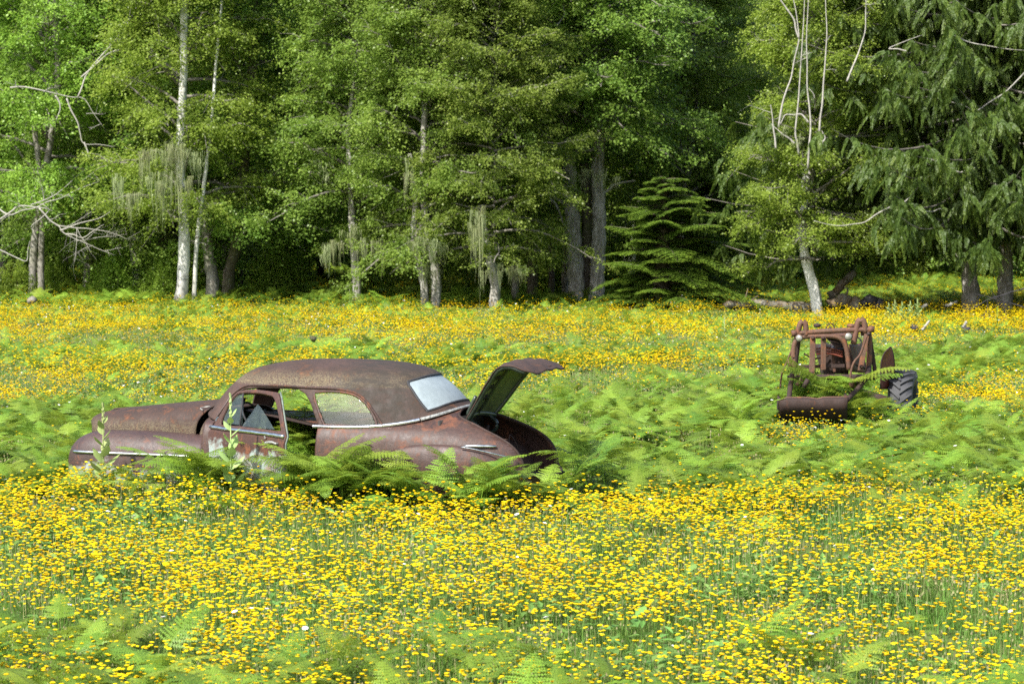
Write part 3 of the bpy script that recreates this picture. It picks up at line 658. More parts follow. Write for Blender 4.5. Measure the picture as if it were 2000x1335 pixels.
ttube('steering_wheel', [(1613, 643), (1617, 634), (1622, 631), (1627, 634), (1630, 641)], .010, 'rust_dark', 37.6, 16, 6)
m = MB(); m.lathe([(0, -.02), (.05, -.01), (.055, .03), (0, .05)], tp_(1596, 637, 37.2), seg=12); m.build('radiator_cap', M['rust_dark'], tr)
# loader bucket
bk = []
for x in np.linspace(1524, 1655, 14):
    bend = 3.5 * math.exp(-((x - 1592) / 9) ** 2); e = (x - 1524) / 131
    bk.append([tp_(x + 2, 777 + bend - 1.5 * e + (4 if x < 1530 else 0), 34.95), tp_(x, 783 + bend * .6 - 1.5 * e, 34.85), tp_(x - 1, 800, 34.9), tp_(x - 1, 818, 35.1), tp_(x, 824, 35.5)])
m = MB(); m.grid(bk); bu = m.build('loader_bucket', M['rust_dark'], tr, solid=.018)
m = MB(); m.tube([q[0] for q in bk], .016, 8); m.build('bucket_lip', M['rust_tube'], bu)
for c in (bk[0], bk[-1]):
    m = MB(); a = [c[0], c[1], c[2], c[3], c[4]]; V = a + [p + Vector((0, .35, .04)) for p in a]; m.grid([V[:5], V[5:]]); m.build('bucket_cheek', M['rust_dark'], bu, solid=.014)
ttube('lift_arm', [(1700, 700, 36.3), (1690, 740, 35.7), (1650, 785, 35.2)], .035, 'rust_dark', n=10); ttube('lift_arm', [(1550, 712, 36.3), (1545, 745, 35.7), (1540, 785, 35.2)], .035, 'rust_dark', n=10)
# rear axle, wheel, mudguard
WY = 37.6; wc = tp_(1763, 792, WY); ax = Vector((.80, -.60, 0)).normalized()   # outward side of the wheel
ax = Vector((.965, -.26, -.03)).normalized()
R0, WW = .51, .36
m = MB(); m.lathe([(R0 * .60, -WW / 2 + .02), (R0 * .80, -WW / 2), (R0 * .93, -WW / 2 + .02), (R0 * .985, -WW / 4), (R0, 0), (R0 * .985, WW / 4), (R0 * .93, WW / 2 - .02), (R0 * .80, WW / 2), (R0 * .60, WW / 2 - .02), (R0 * .55, 0), (R0 * .60, -WW / 2 + .02)], wc, ax, 60); wheel = m.build('rear_wheel', M['tyre'], tr)
q = ax.to_track_quat('Z', 'Y').to_matrix(); m = MB()
for i in range(22):
    for sgn in (-1, 1):
        a0 = (i + (.5 if sgn > 0 else 0)) * 2 * math.pi / 22; L = []
        for t in np.linspace(0, 1, 7):
            a = a0 - .30 * t; h = sgn * (.0 + t * (WW / 2 - .005)); rr = R0 * (1.0 - .05 * t ** 3)
            L.append([wc + q @ Vector((math.cos(a + da) * (rr + ex), math.sin(a + da) * (rr + ex), h)) for da, ex in ((-.050, -.01), (-.035, .032), (.035, .032), (.050, -.01))])
        m.grid(L)
m.build('tread', M['tyre'], wheel, smooth=False)
m = MB(); m.lathe([(0, .04), (.10, .05), (.12, .02), (.26, -.03), (R0 * .60, .10), (R0 * .62, .13)], wc, ax, 32); m.build('rim', M['rust_red'], wheel)
# mudguard: curved sheet standing inboard of the wheel
fg = []; C = tp_(1733, 790, 37.3)
prof = [(1722, 752), (1720, 735), (1720, 715), (1722, 700), (1726, 691), (1733, 682), (1738, 678), (1742, 680), (1745, 688), (1746, 700), (1747, 720), (1746, 735)]
Lf = [tp_(x, y, 37.0) for x, y in ((1720, 760), (1720, 735), (1721, 708), (1727, 690), (1738, 678))]; Rt = [tp_(x, y, 37.5) for x, y in ((1742, 760), (1746, 735), (1746.5, 708), (1744, 690), (1740, 678))]
Lf, Rt = smooth_path(Lf, 16), smooth_path(Rt, 16)
m = MB(); m.grid([[a * (1 - t) + b * t + np.array([0, .05 * math.sin(t * math.pi), 0]) for t in np.linspace(0, 1, 8)] for a, b in zip(Lf, Rt)]); fd = m.build('mudguard', M['rust_red'], tr, solid=.012)
m = MB(); m.tube(list(Lf) + list(Rt[::-1]), .012, 6); m.build('mudguard_rim', M['rust_dark'], fd)
wc2 = tp_(1600, 790, 38.6); m = MB(); m.tube([wc, tp_(1660, 760, 38.0)], .07, 10); m.build('rear_axle', M['rust_dark'], tr)

ttube('exhaust_pipe', [(1640, 690, 36.7), (1650, 668, 36.8), (1652, 650, 36.8)], .03, 'rust_tube', n=10)
ttube('steering_column', [(1622, 640, 37.6), (1624, 665, 37.0), (1626, 690, 36.8)], .018, 'rust_dark', n=6)
ttube('control_rod', [(1570, 690, 36.2), (1590, 700, 36.2), (1618, 694, 36.3)], .012, 'rust_tube', n=8); ttube('control_rod', [(1660, 690, 36.0), (1672, 712, 36.0), (1690, 720, 36.2)], .012, 'rust_dark', n=8)
tbar('radiator_strap', (1626, 682, 36.2), (1630, 726, 36.2), .04, .02, 'rust_tube'); tbar('cross_plate', (1560, 716, 35.95), (1650, 714, 35.95), .05, .02, 'rust_dark')
for px, py in ((1588, 660), (1608, 660), (1586, 728), (1697, 652), (1683, 716), (1560, 668)):
    m = MB(); m.lathe([(0, .022), (.014, .022), (.016, 0), (.03, -.002), (.03, -.012)], tp_(px, py, 35.79), (0, -1, 0), 8); m.build('bolt', M['rust_dark'], tr)
# ================================================================ MEADOW: BRACKEN, FLOWERS, GRASS
def variants(name, builders):
    c = bpy.data.collections.new(name)
    for i, fn in enumerate(builders):
        o = fn(i)
        for cc in list(o.users_collection): cc.objects.unlink(o)
        o.name = "%s_%02d" % (name, i); c.objects.link(o)
    return c
def scatter(name, pts, rot, scl, idx, coll, label=None):
    """one 'stuff' object: a point mesh whose geometry nodes set the plants on it"""
    me = bpy.data.meshes.new(name); n = len(pts); me.vertices.add(n); me.vertices.foreach_set("co", np.asarray(pts, np.float32).ravel())
    a = me.attributes.new("rot", 'FLOAT_VECTOR', 'POINT'); a.data.foreach_set("vector", np.asarray(rot, np.float32).ravel())
    a = me.attributes.new("scl", 'FLOAT', 'POINT'); a.data.foreach_set("value", np.asarray(scl, np.float32))
    a = me.attributes.new("idx", 'INT', 'POINT'); a.data.foreach_set("value", np.asarray(idx, np.int32))
    o = bpy.data.objects.new(name, me); COL.objects.link(o)
    g = bpy.data.node_groups.new(name, 'GeometryNodeTree')
    g.interface.new_socket("Geometry", in_out='INPUT', socket_type='NodeSocketGeometry'); g.interface.new_socket("Geometry", in_out='OUTPUT', socket_type='NodeSocketGeometry')
    N = g.nodes; gi, go = N.new('NodeGroupInput'), N.new('NodeGroupOutput'); ci = N.new('GeometryNodeCollectionInfo'); ci.inputs[0].default_value = coll; ci.inputs[1].default_value = True; ci.inputs[2].default_value = True
    ip = N.new('GeometryNodeInstanceOnPoints')
    def at(nm, ty):
        x = N.new('GeometryNodeInputNamedAttribute'); x.data_type = ty; x.inputs[0].default_value = nm; return x.outputs[0]
    e = N.new('FunctionNodeEulerToRotation'); L = g.links
    L.new(gi.outputs[0], ip.inputs['Points']); L.new(ci.outputs[0], ip.inputs['Instance']); ip.inputs['Pick Instance'].default_value = True
    L.new(at("idx", 'INT'), ip.inputs['Instance Index']); L.new(at("rot", 'FLOAT_VECTOR'), e.inputs[0]); L.new(e.outputs[0], ip.inputs['Rotation']); L.new(at("scl", 'FLOAT'), ip.inputs['Scale'])
    L.new(ip.outputs[0], go.inputs[0])
    mo = o.modifiers.new("plants", 'NODES'); mo.node_group = g
    return meta(o, label=label, kind='stuff')

def frond(m, base, az, length, lift, droop, npin=15, a=.5, wide=.42, r=rng, npl=9):
    """a bracken frond: arching rachis, paired pinnae each cut into pinnules"""
    d = np.array([math.cos(az), math.sin(az), 0]); s = np.array([-d[1], d[0], 0]); up = np.array([0, 0, 1.0]); base = np.array(base, float)
    def pos(t): return base + d * length * t * math.cos(lift * (1 - .6 * t)) + up * length * (math.sin(lift) * t - droop * t * t)
    V, F = [], []
    n = 0; w0 = .004
    ts = np.linspace(0, 1, 7)
    for t in ts: p = pos(t); V += [p - s * w0 * (1 - .7 * t), p + s * w0 * (1 - .7 * t)]
    F += [[2 * i, 2 * i + 1, 2 * i + 3, 2 * i + 2] for i in range(6)]; n = 14
    roll = r.normal(0, .25)
    for i in range(npin):
        t = .10 + .88 * (i / npin) ** .92; p = pos(t); tg = pos(t + .02) - pos(t - .02); tg /= np.linalg.norm(tg)
        Lp = length * wide * (1 - t) ** .8 * (.55 + .45 * min(1, t / .12)) * r.uniform(.85, 1.1) + .012
        nn_ = np.cross(tg, s); nn_ /= np.linalg.norm(nn_)
        for sg in (-1, 1):
            dr = r.uniform(.05, .35)
            dirp = s * sg * math.cos(.35) + tg * (.42 + .25 * t) + nn_ * (-abs(dr) * .0) + up * (-.10 - dr * .5 + sg * roll * .4); dirp /= np.linalg.norm(dirp)
            tq = tg - dirp * (tg @ dirp); tq /= np.linalg.norm(tq)
            k = max(3, int(npl * Lp / (length * wide) + 2))
            for j in range(k):
                e = (j + .3) / k; q = p + dirp * Lp * e + up * (-.25 * Lp * e * e * dr); wl = min(Lp * .30, .021) * (1 - e) ** .6 + .003; hw = Lp / k * .40
                f = dirp * .35
                for s2 in (-1, 1):
                    wj = wl * r.uniform(.7, 1.2); tip = q + (tq * s2 * r.uniform(.85, 1.1) + f * r.uniform(.6, 1.8)) * wj + nn_ * wj * r.uniform(-.25, .1)
                    V += [q - dirp * hw * 1.25, q + dirp * hw * 1.15, tip + dirp * hw * .25, tip - dirp * hw * .2]; F.append([n, n + 1, n + 2, n + 3]); n += 4
    m.add(np.array(V), np.array(F), np.clip(a + r.normal(0, .10), 0, 1))
def bracken(i):
    r = np.random.default_rng(100 + i); m = MB(); nst = [2, 3, 3, 4, 2, 3, 4, 3][i % 8]
    for k in range(nst):
        az = k * 2 * math.pi / nst + r.uniform(-.6, .6); b = np.array([r.uniform(-.12, .12), r.uniform(-.12, .12), 0]); H = r.uniform(.34, .62)
        top = b + np.array([math.cos(az) * .08, math.sin(az) * .08, H]); m.tube([b, (b + top) / 2 + np.array([.01, 0, 0]), top], [.006, .005, .004], 4, cap=False, a=.6)
        a = r.uniform(.15, .9)
        frond(m, top, az, r.uniform(.36, .60), r.uniform(.25, .95), r.uniform(.20, .50), 15, a, .44, r)
        frond(m, top - np.array([0, 0, .06]), az + r.uniform(1.6, 2.6), r.uniform(.28, .45), r.uniform(.1, .5), r.uniform(.15, .35), 11, a, .46, r, 7)
        if k % 2: frond(m, top - np.array([0, 0, .12]), az - r.uniform(1.4, 2.3), r.uniform(.25, .40), r.uniform(.0, .4), r.uniform(.15, .3), 10, a, .46, r, 7)
    return m.build('bracken', M['fern'], attr=True, smooth=False)
def flowers(dens, white=False):
    def fn(i):
        r = np.random.default_rng(300 + i + dens); m = MB(); PT = .33
        for k in range(dens):
            x, y = r.uniform(-PT, PT, 2); h = r.normal(.36, .06); rad = r.uniform(.0105, .0180); tilt = r.normal(0, .14, 2)
            c = np.array([x + tilt[0] * .1, y + tilt[1] * .1, h]); a = r.uniform(0, 1); npt = 9; th = np.arange(npt) * 2 * math.pi / npt + r.uniform(0, 1)
            up = np.array([tilt[0], tilt[1], 1]); up /= np.linalg.norm(up); X = np.cross(up, [0, 1, 0]); X /= np.linalg.norm(X); Y_ = np.cross(up, X)
            cup = r.uniform(.1, .5)
            ring = [c + X * math.cos(t) * rad + Y_ * math.sin(t) * rad + up * rad * cup * r.uniform(.6, 1.2) for t in th]
            ring2 = [c + X * math.cos(t + .3) * rad * .55 + Y_ * math.sin(t + .3) * rad * .55 + up * rad * (cup + .20) for t in th]
            V = [c - up * rad * .35] + ring + ring2 + [c + up * rad * (cup + .22)]
            F = [[0, 1 + (q + 1) % npt, 1 + q] for q in range(npt)] + [[1 + q, 1 + (q + 1) % npt, 1 + npt + q] for q in range(npt)] + [[1 + npt + q, 1 + (q + 1) % npt, 1 + npt + (q + 1) % npt] for q in range(npt)] + [[1 + 2 * npt, 1 + npt + q, 1 + npt + (q + 1) % npt] for q in range(npt)]
            m.add(V, F, a)
        return m.build('flowers', M['white_petal' if white else 'petal'], attr=True, smooth=False)
    return fn
def grass(nb, tall, stems, weed=0):
    def fn(i):
        r = np.random.default_rng(500 + i + nb); PT = .36; mb_ = MB()
        n = nb; x, y = r.uniform(-PT, PT, n), r.uniform(-PT, PT, n); az = r.uniform(0, 6.28, n); h = r.uniform(.35, 1, n) * tall; lean = r.uniform(.15, .9, n) * h; wd = r.uniform(.0022, .0045, n)
        st = r.random(n) < stems; lean[st] *= .25; h[st] = r.uniform(.26, .38, st.sum()); wd[st] = .0020
        dx, dy = np.cos(az), np.sin(az); sx, sy = -dy, dx; L = []
        for t in (0, .4, .75, 1):
            px, py, pz = x + dx * lean * t * t, y + dy * lean * t * t, h * (t - .12 * t * t); w_ = wd * (1 - t * .85); w_ = np.where(st, wd, w_)
            L += [np.stack([px - sx * w_, py - sy * w_, pz], -1), np.stack([px + sx * w_, py + sy * w_, pz], -1)]
        V = np.stack(L, 1).reshape(-1, 3); b = np.arange(n)[:, None] * 8; F = np.concatenate([b + np.array([[2 * j, 2 * j + 1, 2 * j + 3, 2 * j + 2]]) for j in range(3)], 0)
        a = np.repeat(np.where(st, r.uniform(.0, 1.0, n), r.uniform(.1, .75, n)), 8); mb_.add(V, F, a)
        for k in range(34):                                   # seed heads and closed buds
            x0, y0, z0, q = r.uniform(-PT, PT), r.uniform(-PT, PT), r.uniform(.16, .36), r.uniform(.006, .011)
            mb_.add([[x0 - q, y0, z0], [x0, y0 - q, z0 + .006], [x0 + q, y0, z0], [x0, y0 + q, z0 + .006], [x0, y0, z0 + q * 2.4]], [[0, 1, 4], [1, 2, 4], [2, 3, 4], [3, 0, 4]], r.choice([.95, 1.0, .35]))
        return mb_.build('grass', M['grass'], attr=True, smooth=False)
    return fn
def weeds(i):
    r = np.random.default_rng(800 + i); m = MB()
    for k in range(46):
        x, y = r.uniform(-.34, .34, 2); az = r.uniform(0, 6.28); L = r.uniform(.06, .15); z = r.uniform(.02, .26); w_ = L * r.uniform(.18, .3); d = np.array([math.cos(az), math.sin(az), r.uniform(-.1, .9)]); d /= np.linalg.norm(d); s = np.array([-d[1], d[0], 0]); c = np.array([x, y, z])
        m.add([c, c + d * L * .5 + s * w_, c + d * L - np.array([0, 0, .02]), c + d * L * .5 - s * w_], [[0, 1, 2, 3]], r.uniform(0, 1))
    return m.build('weeds', M['weed'], attr=True, smooth=False)
FMAP = [(525, "77777777777777777777"), (560, "66666665555555466666"), (585, "77777777777777665555"), (605, "65565666666666665554"), (622, "34453333444455544433"), (640, "22233322222222332222"), (655, "35544333333333333333"),
        (672, "67777776666666666678"), (690, "66777777777777887999"), (705, "12222333322222467788"), (722, "11111233222233569974"), (742, "01111234444555678862"), (760, "12223455667788887521"), (778, "46666788899999998642"),
        (795, "78999999999999999864"), (815, "99999999999999999987"), (850, "99999999999999999999"), (885, "99999999999999999998"), (908, "88899999999999899898"), (925, "46656667779788877777"), (942, "12223223345665655555"),
        (960, "00001111112222234443"), (985, "00000000000011111111"), (1040, "00000000000000000000"), (1120, "00000000100000010000"), (1160, "42100000000000100210"), (1190, "77631000122012360110"), (1230, "77764231432113373211"), (1270, "77776565653343454322"), (1340, "77777777765444455667")]
_fy = np.array([a for a, _ in FMAP], float); _fm = np.array([[int(c) for c in s] for _, s in FMAP], float)
def fern_cover(X, Y, z=.5):
    px = np.clip((1000 + FPX * X / Y) / 100 - .5, 0, 18.999); py = HOR + FPX * (CAMH - z) / Y
    i = np.clip(np.searchsorted(_fy, py) - 1, 0, len(_fy) - 2); f = np.clip((py - _fy[i]) / (_fy[i + 1] - _fy[i]), 0, 1); j = px.astype(int); g = px - j
    v = (_fm[i, j] * (1 - g) + _fm[i, j + 1] * g) * (1 - f) + (_fm[i + 1, j] * (1 - g) + _fm[i + 1, j + 1] * g) * f
    pq = 1000 + FPX * X / Y
    return np.where((pq > 1505) & (pq < 1672) & (Y > 31.6) & (Y < 35.1), 3.0, v)          # short turf in front of the loader bucket
_c, _s = math.cos(CAR_RZ), math.sin(CAR_RZ)
def car_uv(X, Y): dx, dy = X - CAR_O[0], Y - CAR_O[1]; return dx * _c + dy * _s, -dx * _s + dy * _c
def in_car(X, Y, mg=0.0):
    u, v = car_uv(X, Y); return (u > -2.85 - mg) & (u < 2.5 + mg) & (np.abs(v) < .88 + mg)
def lump(X, Y, s=1.0): return np.sin(X * 1.7 * s + 2.1 * np.sin(Y * .53 * s)) * np.sin(Y * .9 * s + 1.7 * np.sin(X * .71 * s + 1)) 
def wedge(y0, y1, dens, half=.215, extra=2.4):
    """random ground points over what the camera and its neighbours could see"""
    A = half * (y1 ** 2 - y0 ** 2) + 2 * extra * (y1 - y0); n = int(A * dens); Y = np.sqrt(rng.uniform(y0 ** 2, y1 ** 2, n)); X = rng.uniform(-1, 1, n) * (half * Y + extra); return X, Y
def rots(n, tilt=.08): return np.stack([rng.normal(0, tilt, n), rng.normal(0, tilt, n), rng.uniform(0, 6.283, n)], -1)

fernC = variants('bracken_kinds', [bracken] * 8)
X, Y = wedge(13.5, 128, 13)
F = fern_cover(X, Y); far = np.clip(1 - (Y - 45) / 110, .4, 1)
keep = (rng.random(len(X)) < np.clip(np.maximum(F / 9 + .26 * lump(X, Y) + .14 * lump(X, Y, 2.7), 0) ** 1.4, 0, 1) * far) & (F > .25) & ~in_car(X, Y, .34)
X, Y, F = X[keep], Y[keep], F[keep]
near = np.clip((Y - 15) / 10, .0, 1); sc = rng.uniform(.75, 1.15, len(X)) * (.62 + .17 * F / 9 + .10 * lump(X, Y, .6)) * np.where(Y < 20.5, 1.04, 1.0) * np.where(Y > 66, np.where(Y > 76, 1.15, .85), 1)
pts = [np.stack([X, Y, gz(X, Y) - .04], -1)]; rr = [rots(len(X), .12)]; ss = [sc]
# bracken growing up through the cabin, the boot and round the car and tractor
def hand(L):
    for u, v, z, s_ in L:
        x = CAR_O[0] + u * _c - v * _s; y = CAR_O[1] + u * _s + v * _c; pts.append(np.array([[x, y, z]])); rr.append(rots(1, .15)); ss.append(np.array([s_]))
hand([(rng.uniform(-.42, .30), rng.uniform(-.38, .24), rng.uniform(.38, .60), rng.uniform(.60, .80)) for _ in range(30)])
hand([(rng.uniform(-.95, -.4), rng.uniform(-.35, .05), rng.uniform(.34, .5), rng.uniform(.5, .66)) for _ in range(12)])
hand([(rng.uniform(-.45, .3), rng.uniform(.2, .75), .12, rng.uniform(.9, 1.15)) for _ in range(9)])
hand([(-3.0, .62, .0, .75), (-3.05, .2, 0, .75), (-2.95, -.2, 0, .9), (-3.05, .6, -.05, .8), (-3.1, .1, 0, .9), (-2.95, -.7, 0, 1.1), (-3.2, -.4, 0, 1.1), (-2.75, -1.1, 0, 1.2), (-3.3, -.9, 0, 1.15)])
hand([(rng.uniform(a, b), rng.uniform(v0 + .08, v1 + .1), -.02, 1.0 * rng.uniform(s0, s1)) for a, b, v0, v1, s0, s1, n in (
    (.25, .95, 1.05, 1.45, .95, 1.25, 8), (-.05, .25, 1.25, 1.6, .7, .9, 4), (-1.05, -.1, 1.0, 1.4, 1.0, 1.25, 12), (-2.2, -1.1, 1.05, 1.45, .92, 1.12, 14), (-2.9, -2.1, 1.05, 1.5, .90, 1.1, 12),
    (.95, 1.35, 1.05, 1.4, .75, .95, 4), (1.75, 2.5, 1.1, 1.4, .55, .7, 6), (2.5, 2.9, .2, 1.2, .7, .9, 5)) for _ in range(n)])
for px, py, Yq, s_ in ((1560, 0, 35.8, 1.0), (1585, 0, 35.8, 1.2), (1600, 0, 35.9, 1.4), (1615, 0, 36.1, 1.45), (1640, 0, 36.0, 1.2), (1675, 0, 35.5, 1.1), (1700, 0, 35.7, 1.0), (1540, 0, 35.8, .95), (1720, 0, 36.2, .9), (1595, 0, 35.7, 1.3), (1630, 0, 35.7, 1.25), (1655, 0, 35.7, 1.2), (1570, 0, 35.8, 1.45), (1610, 0, 35.75, 1.6), (1640, 0, 35.8, 1.5), (1690, 0, 35.4, 1.1), (1575, 0, 36.4, 1.3), (1605, 0, 36.6, 1.5), (1560, 0, 36.4, 1.1)):
    pts.append(np.array([[(px - 1000) / FPX * Yq, Yq, 0]])); rr.append(rots(1, .12)); ss.append(np.array([s_]))
pts, rr, ss = np.vstack(pts), np.vstack(rr), np.concatenate(ss)
# keep the bucket's open front clear of tall bracken
px = 1000 + FPX * pts[:, 0] / pts[:, 1]; ok = ~((px > 1500) & (px < 1675) & (pts[:, 1] > 31.2) & (pts[:, 1] < 35.35)) & ~((px > 1725) & (px < 1805) & (pts[:, 1] > 35.8) & (pts[:, 1] < 37.6)); pts, rr, ss = pts[ok], rr[ok], ss[ok]
scatter('bracken', pts, rr, ss, rng.integers(0, 8, len(pts)), fernC)

flC = variants('flower_kinds', [flowers(33), flowers(33), flowers(33), flowers(25), flowers(12), flowers(12), flowers(5), flowers(5)])
X, Y = wedge(14, 120, 8.5); F = fern_cover(X, Y, .4) + np.where(Y < 26.5, .45, 1) * (1.2 * lump(X, Y, 1.3) + 1.6 * lump(X, Y) + .8 * lump(X, Y, 2.7)); ok = ~in_car(X, Y, .38)
D = np.clip(1 - F / np.where(Y < 21, 13.0, np.where(Y > 27.5, 9.3, 7.8)), 0, 1); D = D * (.80 + .25 * lump(X, Y, .8)); D = np.where(Y > 30, D * 1.12 + .03, D); D = np.where(Y < 22, np.clip(D * 1.3 + .12, 0, 1), D)
cls = np.where(D > .55, rng.integers(0, 4, len(X)), np.where(D > .25, rng.integers(3, 6, len(X)), rng.integers(6, 8, len(X))))
ok &= (D > .06) & (rng.random(len(X)) < np.clip(D * 1.5 + .10, 0, 1) * np.where(Y > 40, .38, 1)) & (fern_cover(X, Y, .4) < 9.5)
sc = np.where(Y > 45, 1.18, 1.0) * rng.uniform(.9, 1.1, len(X)) * np.clip(1.15 - F * .02, .9, 1.15)
scatter('yellow_meadow_flowers', np.stack([X, Y, gz(X, Y)], -1)[ok], rots(ok.sum(), .03), sc[ok], cls[ok], flC)
X, Y = wedge(15, 90, .42); ok = ~in_car(X, Y, .4); wC = variants('daisy_kinds', [flowers(1, True), flowers(2, True)])
scatter('white_meadow_daisies', np.stack([X, Y, gz(X, Y) + .02], -1)[ok], rots(ok.sum(), .1), rng.uniform(1, 1.5, ok.sum()), rng.integers(0, 2, ok.sum()), wC)
grC = variants('grass_kinds', [grass(560, .25, .12), grass(560, .23, .12), grass(560, .22, .18), grass(480, .28, .08)])
X, Y = wedge(13.5, 60, 5.0); ok = ~in_car(X, Y, .1); X2, Y2 = wedge(60, 125, 2.4)
X, Y = np.concatenate([X[ok], X2]), np.concatenate([Y[ok], Y2])
scatter('meadow_grass', np.stack([X, Y, gz(X, Y)], -1), rots(len(X), .03), rng.uniform(.85, 1.15, len(X)), rng.integers(0, 4, len(X)), grC)
X, Y = wedge(13.5, 45, 4.5); F = fern_cover(X, Y, .3); ok = ~in_car(X, Y, .1) & (F < 7) & (rng.random(len(X)) < .55 + .35 * lump(X, Y, 2.2)); wdC = variants('weed_kinds', [weeds] * 3)
scatter('low_leafy_weeds', np.stack([X, Y, gz(X, Y)], -1)[ok], rots(ok.sum(), .05), rng.uniform(.8, 1.3, ok.sum()), rng.integers(0, 3, ok.sum()), wdC)
# ================================================================ THE FOREST EDGE
def unit(v): return v / (np.linalg.norm(v, axis=-1, keepdims=True) + 1e-9)
def leaf_quads(C, D, Nrm, L, W):
    """leaf-shaped quads at C, pointing D, facing about Nrm"""
    D = unit(D); S = unit(np.cross(D, Nrm)); L = L[:, None]; W = W[:, None]; dn_ = np.array([0, 0, -.12]) * L
    V = np.stack([C, C + D * L * .5 + S * W, C + D * L + dn_, C + D * L * .5 - S * W], 1).reshape(-1, 3)
    return V, np.arange(len(C) * 4).reshape(-1, 4)
def deciduous(seed, H=15.0, z0=2.2, spread=3.9, nl=76, dens=1.0, leaf=.088):
    """limbs (tubes) and a crown of leaves on twigs, grown from the axis x=y=0"""
    r = np.random.default_rng(seed); br = MB(); C = []; Dd = []; bz = []
    for i in range(nl):
        t = (i + r.uniform(0, 1)) / nl; z = z0 + (H - z0) * t ** 1.05; az = i * 2.399 + r.uniform(-.5, .5); Lm = spread * (1 - .62 * t ** 1.5) * r.uniform(.65, 1.12)
        el = r.uniform(-.05, .85) + .25 * t; d = np.array([math.cos(az), math.sin(az), 0]); s = np.array([-d[1], d[0], 0]); bend = r.uniform(-.9, .9); dr = r.uniform(.10, .38) * (1.3 - t)
        tt = np.linspace(0, 1, 8)[:, None]; pl = np.array([0, 0, z]) + d * Lm * tt * math.cos(el) + s * bend * tt ** 2 + np.array([0, 0, 1.]) * (math.sin(el) * Lm * tt - dr * Lm * tt ** 2.2) + r.normal(0, .07, (8, 3)) * tt
        br.tube(pl, np.linspace(.055, .012, 8) * (1.2 - .5 * t), 5, cap=False)
        nsub = int(16 * dens)
        for j in range(nsub):
            tj = r.uniform(.22, 1) ; k = tj * 7; a = int(min(k, 6)); p0 = pl[a] + (pl[a + 1] - pl[a]) * (k - a); az2 = az + r.choice([-1, 1]) * r.uniform(.3, 1.4); Ls = r.uniform(.6, 1.6) * (1.15 - .5 * tj)
            d2 = np.array([math.cos(az2), math.sin(az2), r.uniform(-.6, .75)]); p1 = p0 + d2 * Ls - np.array([0, 0, r.uniform(.05, .35) * Ls]); pm = (p0 + p1) / 2 + np.array([0, 0, .12 * Ls])
            if j % 2 == 0: br.tube([p0, pm, p1], [.012, .008, .004], 3, cap=False)
            nt_ = 7
            for q in range(nt_):
                u = r.uniform(.15, 1); pq = p0 * (1 - u) ** 2 + 2 * pm * u * (1 - u) + p1 * u * u; az3 = az2 + r.uniform(-1.5, 1.5); Lt = r.uniform(.25, .7); n = int(15)
                d3 = np.array([math.cos(az3), math.sin(az3), r.uniform(-.7, .5)]); w_ = r.uniform(0, 1, (n, 1))
                C.append(pq + d3 * Lt * w_ + r.normal(0, .075, (n, 3)) + np.array([0, 0, -.10]) * w_ ** 2); a3 = az3 + r.uniform(-1.2, 1.2, n)
                Dd.append(np.stack([np.cos(a3), np.sin(a3), r.uniform(-.8, .15, n)], -1)); bz.append(np.full(n, r.uniform(0, .55)))
    C, Dd, bz = np.vstack(C), np.vstack(Dd), np.concatenate(bz); n = len(C)
    Nn_ = unit(np.array([0, 0, 1.]) + r.normal(0, .55, (n, 3))); L = leaf * r.uniform(.7, 1.25, n)
    V, F = leaf_quads(C, Dd, Nn_, L, L * .40)
    return br, V, F, np.repeat(np.clip(bz + r.uniform(0, .45, n), 0, 1), 4)
LIBC = bpy.data.collections.new("library")
def shelf(o):
    for c in list(o.users_collection): c.objects.unlink(o)
    return o
def dec_kind(seed, mat, **k):
    br, V, F, A = deciduous(seed, **k)
    b = br.build('branches', M['bark_twig'], smooth=True); c = mk('crown', V, F, M[mat], None, False, A); return b.data, c.data, (shelf(b), shelf(c))
KIND = [dec_kind(11, 'leaf'), dec_kind(12, 'leaf', spread=4.4, nl=80), dec_kind(13, 'leaf', spread=3.4, z0=3.0), dec_kind(14, 'leaf_birch', spread=3.1, nl=72, dens=.95, leaf=.078), dec_kind(15, 'leaf_birch', spread=3.6, z0=2.6, dens=.85)]
def plink(name, data, parent, loc=(0, 0, 0), rz=0, sc=1):
    o = bpy.data.objects.new(name, data); COL.objects.link(o); o.parent = parent; o.location = loc; o.rotation_euler = (0, 0, rz); o.scale = (sc, sc, sc) if np.ndim(sc) == 0 else sc; return o
def trunk(root, pts, w0, w1, mat, name='trunk', flare=1.5, seg=12):
    """pts in metres relative to the root; w0 and w1 radii"""
    L = smooth_path(pts, 30); n = len(L); t = np.linspace(0, 1, n); rad = w0 + (w1 - w0) * t; hz = L[:, 2] - L[0, 2]; rad = rad * (1 + (flare - 1) * np.exp(-hz / .22)); rad *= 1 + .05 * np.sin(t * 31 + w0 * 99)
    m = MB(); m.tube(L, rad, seg); o = m.build(name, mat, root)
    me = o.data; co = np.zeros(len(me.vertices) * 3, np.float32); me.vertices.foreach_get("co", co); co = co.reshape(-1, 3); co[:, :2] += .12 * w0 * np.stack([np.sin(co[:, 2] * 9 + co[:, 1] * 40), np.cos(co[:, 2] * 7 + co[:, 0] * 40)], -1); me.vertices.foreach_set("co", co.ravel()); return o
